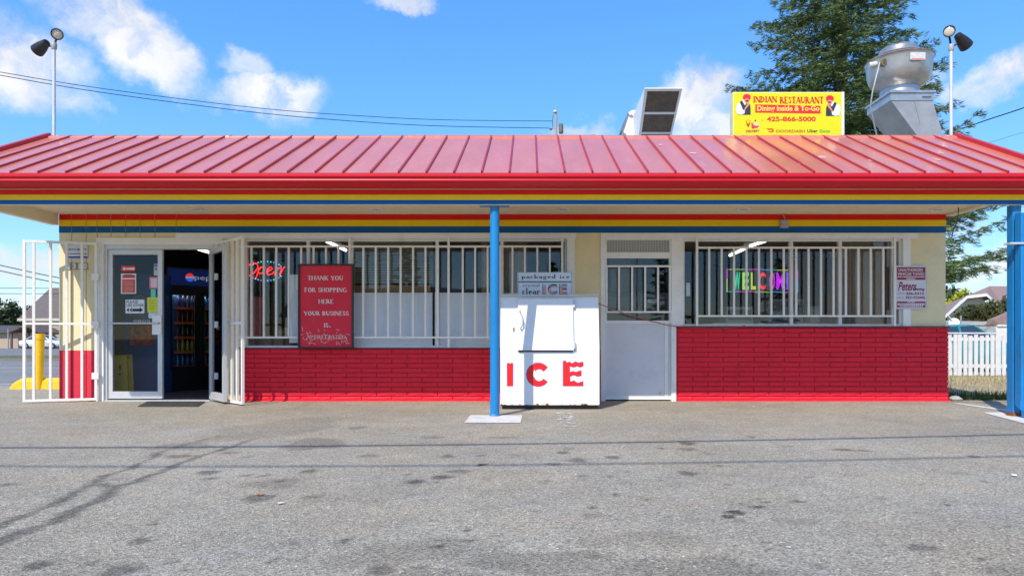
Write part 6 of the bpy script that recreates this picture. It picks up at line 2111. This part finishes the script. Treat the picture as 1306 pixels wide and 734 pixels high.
straw = mat('straw_grass', (.42, .34, .17), .9, var=.3, vscale=4)
weed = leaf_mat('weed_green', (.11, .15, .04))
grass('dry_grass', 4200, lambda r: (6.0 + r.random() ** .9 * 5.5, 10.6 + 5.4 * r.random() ** .6, 1), .065, straw, 1)
grass('dry_grass', 420, lambda r: (5.98 + abs(r.gauss(0, .12)), 10.2 + abs(r.gauss(0, .9)), 1), .48, mat('straw_dull', (.26, .23, .1), .9, var=.3), 2)
grass('green_weeds', 1500, lambda r: (6.02 + r.random() * 2.6, 9.75 + abs(r.gauss(0, .3)), 1), .12, weed, 3)
rg = random.Random(12)
for k in range(9):
    x, y = 6.15 + k * .27 + rg.uniform(-.08, .08), 9.75 + rg.uniform(-.05, .18)
    w = thing('weed_plant', 'low leafy weed at the asphalt edge by the right corner', 'weed', (x, y, .004), group='weeds along the asphalt edge')
    for j in range(9):
        a = rg.uniform(0, 6.28); L = rg.uniform(.06, .15)
        d = Vector((math.cos(a), math.sin(a), rg.uniform(.2, .9))).normalized(); s_ = Vector((-math.sin(a), math.cos(a), 0)) * L * .22
        p = Vector((x, y, .01))
        MB().face([tuple(p), tuple(p + d * L * .5 + s_), tuple(p + d * L), tuple(p + d * L * .5 - s_)]).build('leaf', weed if k % 3 else mat('weed_yellow', (.34, .30, .06), .8, var=.3), w)
tag(MB().ellipsoid((wx(1217, 9.75), 9.72, .03), (.09, .07, .045), 10, 6, random.Random(2), .12).build('stone', mat('stone_grey', (.4, .38, .34), .9, var=.2, bump=.4), None, True), 'pale stone lying at the foot of the brick corner', 'stone')

# ------------------------------------------------------------------ right side: fence, car, houses
def fence():
    d = 16.0
    f = thing('picket_fence', 'white picket fence between the brick corner and the blue post', 'fence', (wx(1250, d), d, 0))
    w = mat('fence_white', (.66, .65, .62), .6, var=.05, vscale=6, dirt=(.5, .46, .38), dirt_amt=.4, dscale=5)
    rg = random.Random(4)
    zt_ = wz(425.5, d)
    xs = wx(1195, d); xe = wx(1420, d)
    x = xs
    while x < xe:
        wd = rg.choice((.085, .085, .09, .07, .12))
        h_ = zt_ - rg.uniform(.0, .05)
        q = [(x, .02), (x + wd, .02), (x + wd, h_), (x, h_)]
        o = MB().prism([(a, b_) for a, b_ in q], d - .02, d).build('picket', w, f)
        x += wd + rg.choice((.03, .045, .05, .06, .012))
    for z in (.25, zt_ - .12):
        MB().box(xs, xe, d + .003, d + .045, z - .04, z + .04).build('rail', w, f)
    MB().box(xs, xe, d - .03, d + .02, zt_ + .004, zt_ + .035).build('top_rail', w, f)
    for x in (xs + .3, xs + 2.6, xs + 4.0):
        MB().box(x, x + .09, d + .048, d + .14, 0, zt_ - .01).build('post', w, f)


fence()


def car(label, x, y, yaw, col, name='parked_car', group=None, scale=1.0):
    """saloon modelled in its own frame: nose towards +x, wheels on z=0"""
    c = thing(name, label, 'car', (x, y, .0), yaw if abs(yaw) > 1e-6 else 1e-5, group)
    ORG[c.name] = (0, 0, 0)
    paintm = mat('car_paint_%s' % name + label[:6], col, .25, var=.03, coat=.8, spec=.6)
    S = scale
    # stations along x: (x, z_bottom, z_belt, half width, z_roof, half width roof)
    st = [(-2.28, .42, .72, .62), (-2.2, .30, .88, .76), (-1.75, .22, .95, .85), (-1.0, .2, .97, .88), (0, .2, .96, .89), (.9, .2, .93, .88), (1.55, .22, .86, .85), (2.1, .28, .74, .76), (2.28, .4, .6, .6)]
    b = MB(); n = 10
    for (px, zb, zl_, hw) in st:
        ring = [(hw * .86, zb), (hw * .98, zb + .12), (hw, (zb + zl_) / 2), (hw * .97, zl_ - .06), (hw * .82, zl_)]
        for (yy, zz) in ring: b.v.append((px * S, yy * S, zz * S))
        for (yy, zz) in ring[::-1]: b.v.append((px * S, -yy * S, zz * S))
    for i in range(len(st) - 1):
        for k in range(n):
            j = (k + 1) % n
            b.f.append((i * n + k, i * n + j, (i + 1) * n + j, (i + 1) * n + k))
    b.f.append(tuple(range(n))[::-1]); b.f.append(tuple((len(st) - 1) * n + k for k in range(n)))
    body = b.build('body', paintm, c, True)
    # roof with pillars, glass between
    cb = [(-1.55, .93, .72), (-.85, 1.36, .58), (.15, 1.43, .60), (.95, .93, .74)]
    glass = mat('car_glass', (.03, .035, .04), .06, coat=1, spec=.9, var=0)
    g = MB()
    for (px, zz, hw) in ((-1.6, .93, .74), (-.85, 1.36, .575), (.15, 1.42, .585), (1.0, .91, .74)):
        g.v += [(px * S, hw * S, zz * S), (px * S, -hw * S, zz * S)]
    for (px, hw) in ((-1.6, .76), (1.0, .76)):
        g.v += [(px * S, hw * S, .9 * S), (px * S, -hw * S, .9 * S)]
    g.f = [(0, 2, 3, 1), (4, 6, 7, 5), (0, 6, 4, 2), (1, 3, 5, 7), (2, 4, 5, 3)]
    g.build('window_glass', glass, c)
    r_ = MB()
    r_.v = [(px * S, yy * S, zz * S) for (px, yy, zz) in ((-.98, .57, 1.34), (.2, .59, 1.425), (.2, -.59, 1.425), (-.98, -.57, 1.34), (-.8, .45, 1.41), (.1, .47, 1.47), (.1, -.47, 1.47), (-.8, -.45, 1.41))]
    r_.f = [(4, 5, 6, 7)[::-1], (0, 1, 5, 4)[::-1], (1, 2, 6, 5)[::-1], (2, 3, 7, 6)[::-1], (3, 0, 4, 7)[::-1], (0, 1, 2, 3)]
    r_.build('roof', paintm, c)
    for sy in (-1, 1):
        for (p, q) in (((-1.55, .74, .94), (-.9, .575, 1.37)), ((-.32, .76, .94), (-.32, .585, 1.41)), ((.98, .74, .92), (.18, .59, 1.42))):
            MB().tube([(p[0] * S, sy * p[1] * S, p[2] * S), (q[0] * S, sy * q[1] * S, q[2] * S)], .035 * S, 6).build('pillar', paintm, c)
    ty = mat('tyre', (.02, .02, .02), .8); rim = mat('rim_silver', (.5, .5, .52), .3, .8)
    for px in (-1.42, 1.38):
        for sy in (-1, 1):
            w = MB().tube([(px * S, sy * .70 * S, .32 * S), (px * S, sy * .895 * S, .32 * S)], .32 * S, 20).build('wheel', ty, c, True)
            MB().tube([(px * S, sy * .88 * S, .32 * S), (px * S, sy * .905 * S, .32 * S)], .2 * S, 14).build('rim', rim, w, True)
    for sy in (-1, 1):
        MB().box(2.08 * S, 2.235 * S, sy * .42 * S, sy * .70 * S, .58 * S, .69 * S).build('headlight', mat('headlight', (.7, .7, .7), .1, coat=1), c)
        MB().box(-2.262 * S, -2.15 * S, sy * .40 * S, sy * .70 * S, .66 * S, .82 * S).build('taillight', mat('taillight', (.4, .01, .01), .2, coat=1), c)
    return c


car('white saloon car driving past the beige house', wx(57, 62), 62, 0, (.72, .73, .75), scale=.85)
tc_ = car('teal car parked behind the white picket fence', wx(1216, 18.6), 18.6, R(8), (.02, .26, .28), scale=.87)

# bollard and wheel stop
bo = thing('bollard', 'yellow bollard leaning slightly behind the left gate', 'bollard', (wx(50, 12.05), 12.05, 0))
ym = mat('safety_yellow', (.78, .46, .005), .55, var=.08, vscale=8, bump=.1, bscale=30, dirt=(.5, .28, .02), dirt_amt=.4, dscale=5)
xb0 = wx(49.5, 12.05)
MB().tube([(xb0, 12.05, 0), (xb0 + .02, 12.05, .965)], .072, 20).build('tube', ym, bo, True)
MB().tube([(xb0 + .0205, 12.05, .87), (xb0 + .023, 12.05, .97)], .079, 20).build('cap', ym, bo, True)
ws = MB()
prof = [(-.14, 0), (-.12, .13), (-.06, .19), (.06, .19), (.12, .13), (.14, 0)]
xs_ = [wx(11, 12.0), wx(13.5, 12.0), wx(24, 12.0), wx(85, 12.0)]
scl_ = [.25, .6, 1.0, 1.0]
n = len(prof)
for x, s_ in zip(xs_, scl_):
    ws.v += [(x, 12.15 + p[0], p[1] * (s_ if p[1] > 0 else 1)) for p in prof]
for i in range(3):
    for k in range(n):
        j = (k + 1) % n
        ws.f.append((i * n + k, i * n + j, i * n + n + j, i * n + n + k))
ws.f.append(tuple(range(n))[::-1]); ws.f.append(tuple(3 * n + k for k in range(n)))
tag(ws.build('wheel_stop', ym), 'low yellow concrete wheel stop at the foot of the bollard', 'wheel stop')


def left_house():
    d = 70
    wall_m = mat('beige_siding', (.50, .40, .30), .8, var=.04, vscale=1); roof_m = mat('grey_shingle', (.145, .118, .105), .9, var=.15, vscale=3, bump=.4, bscale=8)
    h = thing('grey_roof_house', 'beige house with a steep grey hipped roof beyond the road', 'house', (wx(60, d), d + 6, -.02))
    xl = wx(24, d); xr = xl + 24
    ze = wz(406, d); zr = wz(366.5, d + 5)
    MB().box(xl + .3, xr, d + .3, d + 12, -.02, ze).build('wall', wall_m, h)
    for k in range(9):                         # lap siding courses
        z = .2 + k * .3
        MB().box(xl + .28, xr, d + .27, d + .3, z, z + .27).build('siding_course', wall_m, h)
    b = MB()
    hip = wx(63.5, d + 6) - xl
    b.v = [(xl, d - .1, ze), (xr, d - .1, ze), (xr, d + 12.4, ze), (xl, d + 12.4, ze), (xl + hip, d + 6, zr), (xr - hip, d + 6, zr)]
    b.f = [(0, 1, 5, 4), (1, 2, 5), (2, 3, 4, 5), (3, 0, 4), (0, 3, 2, 1)]
    b.build('roof', roof_m, h)
    MB().box(xl - .05, xr, d - .16, d - .1, ze - .25, ze + .02).build('fascia', mat('fascia_cream', (.6, .52, .42), .7), h)
    d2 = 66
    s = thing('low_building', 'low tan building with dark roof and porch at far left', 'building', (wx(20, d2), d2, -.02))
    MB().box(wx(-60, d2), wx(27, d2), d2, d2 + 5, -.02, wz(424, d2)).build('wall', mat('tan_wall', (.46, .36, .26), .8, var=.05), s)
    dr = mat('dark_roof', (.075, .07, .07), .9, var=.2, vscale=2)
    MB().xprism([(d2 - .5, wz(424, d2)), (d2 + 2.2, wz(414, d2)), (d2 + 5.4, wz(424, d2))], wx(-62, d2), wx(28, d2)).build('roof', dr, s)
    MB().prism([(wx(10, d2 - 3), wz(422, d2 - 3)), (wx(32, d2 - 3), wz(414, d2 - 3)), (wx(55, d2 - 3), wz(424, d2 - 3)), (wx(55, d2 - 3), wz(426, d2 - 3)), (wx(32, d2 - 3), wz(416, d2 - 3)), (wx(10, d2 - 3), wz(424, d2 - 3))], d2 - 3, d2).build('porch_roof', mat('porch_brown', (.14, .09, .07), .8), s)
    MB().box(wx(28, d2), wx(42, d2), d2 - .5, d2 - .4, 0, wz(420, d2)).build('porch_door', mat('porch_dark', (.09, .05, .04), .7), s)
    for px in (12, 30, 53):
        MB().box(wx(px, d2 - 3), wx(px, d2 - 3) + .14, d2 - 2.9, d2 - 2.76, 0, wz(424, d2 - 3)).build('porch_post', mat('porch_brown', (.14, .09, .07), .8), s)
    MB().box(wx(9.5, 60), wx(10.5, 60), 60, 60.08, 0, wz(419, 60)).build('drainpipe', mat('pipe_grey', (.3, .3, .3), .6), s)


left_house()


def right_houses():
    d = 48
    h = thing('pink_roof_house', 'house with a dusty pink roof and white rake boards behind the bush', 'house', (wx(1250, d), d + 4, -.02))
    pr = mat('pink_shingle', (.29, .19, .165), .9, var=.12, vscale=5, bump=.3, bscale=12); w = mat('rake_white', (.74, .72, .68), .6)
    sh = mat('house_cream', (.56, .50, .40), .8, var=.05)
    # clipped gable end facing the road, ridge running back to the right
    a = at(1204.5, 403, d); b_ = at(1233, 377.5, d); c = at(1258, 374.5, d); e = at(1288, 403, d)
    rdg = at(1262, 364.5, d + 4); rdg2 = at(1330, 364.5, d + 8)
    back_l = (a[0] + 4, d + 12, a[2])
    mb = MB()
    mb.v = [a, b_, c, rdg, rdg2, back_l, e, (e[0] + 10, d + 3, e[2])]
    mb.f = [(1, 2, 3), (0, 1, 3, 5), (3, 4, 5), (2, 6, 7, 4, 3)]
    mb.build('roof', pr, h)
    for p, q in ((a, b_), (b_, c), (c, e)):
        P, Q = Vector(p), Vector(q)
        m2 = MB(); off = Vector((0, -.06, 0)); up2 = Vector((0, 0, .17))
        m2.v = [tuple(P + off - up2), tuple(Q + off - up2), tuple(Q + off + up2 * .2), tuple(P + off + up2 * .2)] + [tuple(P - up2), tuple(Q - up2), tuple(Q + up2 * .2), tuple(P + up2 * .2)]
        m2.f = [(0, 1, 2, 3), (3, 2, 6, 7), (0, 4, 5, 1), (4, 7, 6, 5), (0, 3, 7, 4), (1, 5, 6, 2)]
        m2.build('rake_board', w, h)
    MB().prism([(a[0] + .6, -.02), (e[0] - .3, -.02), (e[0] - .3, e[2] - .1), (c[0], c[2] - .25), (b_[0], b_[2] - .25), (a[0] + .6, a[2] - .1 + .3)], d + .5, d + .7).build('wall', sh, h)
    MB().box(wx(1240, d), wx(1252, d), d + .44, d + .5, wz(400, d), wz(388, d)).build('window', M['black'], h)
    d2 = 27
    s = thing('low_shed', 'low cream shed with a flat grey-beige roof over the fence top', 'shed', (wx(1250, d2), d2 + 1.5, 0))
    MB().box(wx(1232, d2), wx(1420, d2), d2 + .2, d2 + 3, 0, wz(413, d2)).build('wall', mat('shed_cream', (.62, .56, .44), .8), s)
    MB().xprism([(d2 - .1, wz(412, d2)), (d2 - .1, wz(414, d2)), (d2 + 3.1, wz(414, d2)), (d2 + 3.1, wz(406, d2))], wx(1226, d2), wx(1422, d2)).build('roof', mat('shed_roof', (.38, .35, .31), .8), s)
    MB().box(wx(1232, d2), wx(1258, d2), d2 + .12, d2 + .19, wz(417, d2), wz(413.5, d2)).build('fascia', w, s)
    g = thing('white_garage', 'white garage with a pink roof corner at the blue post', 'garage', (wx(1290, 24), 25, 0))
    d3 = 24
    MB().box(wx(1270, d3), wx(1400, d3), d3, d3 + 4, 0, wz(415.5, d3)).build('wall', mat('garage_white', (.72, .70, .66), .7), g)
    MB().prism([(wx(1269, d3), wz(413.5, d3)), (wx(1400, d3), wz(413.5, d3)), (wx(1400, d3), wz(360, d3)), (wx(1335, d3), wz(380, d3)), (wx(1272, d3), wz(407, d3))], d3 + .1, d3 + .5).build('roof', pr, g)
    MB().box(wx(1271, d3), wx(1400, d3), d3 - .05, d3 - .002, wz(416, d3), wz(413.6, d3)).build('fascia', w, g)
    # dish on the shed roof edge
    dd = 25
    t = thing('satellite_dish', 'small white satellite dish on a strut by the brick corner', 'satellite dish', at(1216, 412, dd))
    c = at(1216.5, 411.5, dd)
    MB().tube([at(1208.5, 401, dd), c], .02, 6).build('strut', w, t)
    MB().tube([(c[0], dd + .1, .0), (c[0], dd + .1, c[2])], .03, 6).build('mast', M['steel'], t)
    rot = Vector((-.5, -.8, .4)).to_track_quat('Z', 'Y').to_matrix()
    MB().lathe((c[0], dd - .02, c[2]), [(0, 0), (.06, .005), (.12, .02), (.17, .05), (.18, .055), (.12, .03), (0, .012)], 16, rot).build('dish', mat('dish_white', (.7, .7, .7), .5), t, True)
    MB().cyl(at(1225.5, 402, dd), at(1225.5, 425, dd), .035, n=8)
    tag(MB().cyl((wx(1225.5, dd), dd, 0), at(1225.5, 402, dd), .03, n=8).build('vent_pole', M['steel'], None, True), 'thin grey pole standing right of the satellite dish', 'pole')


right_houses()

# ------------------------------------------------------------------ small things on the ground
dm = thing('door_mat', 'worn dark rubber mat on the asphalt before the entrance', 'door mat', (wx(219, 9.1), 9.1, 0))
q = [gnd(176, 518.5), gnd(252, 518.5), gnd(262, 512.5), gnd(188, 512.5)]
rub = mat('mat_rubber', (.055, .052, .05), .9, var=.3, vscale=20, bump=.5, bscale=90)
b = MB()
b.v = [(p[0], p[1], .003) for p in q] + [(p[0], p[1], .014) for p in q]
b.f = [(4, 5, 6, 7), (0, 1, 5, 4), (1, 2, 6, 5), (2, 3, 7, 6), (3, 0, 4, 7)]
b.build('pad', rub, dm)
b = MB()
A, B_, C_, D_ = [Vector((p[0], p[1], .0145)) for p in q]
for k in range(1, 12):
    p0 = A.lerp(D_, k / 12); p1 = B_.lerp(C_, k / 12)
    b.box(p0.x + .03, p1.x - .03, p0.y - .008, p0.y + .008, .0145, .019)
b.build('tread', rub, dm)
tag(MB().face([(*gnd(604, 509.5), .02), (*gnd(615, 510.5), .01), (*gnd(613, 506), .05), (*gnd(607, 505.5), .06)]).build('paper_scrap', M['ink_white']), 'crumpled white paper scrap at the foot of the brick wall', 'litter')


def litter(name, label, cat, px, py, s, col, seed):
    rg = random.Random(seed)
    x, y = gnd(px, py)
    pts = []
    for k in range(7):
        a = 2 * math.pi * k / 7
        r_ = s * rg.uniform(.6, 1.1)
        pts.append((x + r_ * math.cos(a), y + r_ * .8 * math.sin(a), .006 + rg.uniform(0, s * .35)))
    b = MB(); c = (x, y, .006 + s * .3)
    for k in range(7):
        b.face([c, pts[k], pts[(k + 1) % 7]])
    tag(b.build(name, mat('litter_' + name + str(seed), col, .8, var=.2, vscale=30)), label, cat)


litter('dry_leaf', 'curled orange-brown leaf on the dark stain left of centre', 'leaf', 331, 631.5, 0.028, (.34, .14, .06), 1)
litter('paper_bit', 'folded cream paper bit right of the orange leaf', 'litter', 358, 642.5, 0.022, (.62, .56, .46), 2)
litter('dry_leaf', 'small tan leaf in front of the ice box', 'leaf', 747, 552.5, 0.019, (.45, .25, .13), 3)
litter('paper_bit', 'white paper speck before the right brick wall', 'litter', 962, 518.5, 0.019, (.7, .7, .72), 4)
litter('paper_bit', 'white paper fleck at the right lot edge', 'litter', 1293, 607, 0.022, (.7, .7, .72), 5)
litter('paper_bit', 'thin white fleck low on the right part of the lot', 'litter', 1005, 699, 0.012, (.7, .7, .7), 6)
litter('paper_bit', 'tiny white fleck between ice box and right wall', 'litter', 834, 554.5, 0.014, (.7, .7, .7), 7)
litter('dry_leaf', 'tiny rust leaf just under the hatch door', 'leaf', 776, 533.5, 0.012, (.4, .2, .1), 8)

# ------------------------------------------------------------------ across the street, seen only mirrored in the panes
for k, (x, y, H, r0) in enumerate(((-9.5, -34, 8.5, 2.6), (2.0, -40, 7.5, 2.4), (11, -36, 9.0, 2.8), (21, -38, 7.5, 2.4))):
    conifer(['conifer across the street mirrored at the left panes', 'conifer across the street mirrored near the hatch', 'conifer across the street mirrored in the right panes', 'conifer across the street mirrored at the far right'][k],
            x, y, H, r0, 60 + k, .6, .5, .2, group='conifers across the street', nb=60)
oh = thing('street_house', 'dark-roofed house across the street mirrored in the panes', 'house', (-3, -38, -.02))
MB().box(-20, -4, -46, -38, -.02, 2.8).build('wall', mat('street_house_wall', (.3, .27, .24), .8), oh)
MB().xprism([(-47, 2.8), (-42, 5.4), (-37.4, 2.8)], -21, -3).build('roof', mat('street_house_roof', (.06, .06, .065), .9), oh)
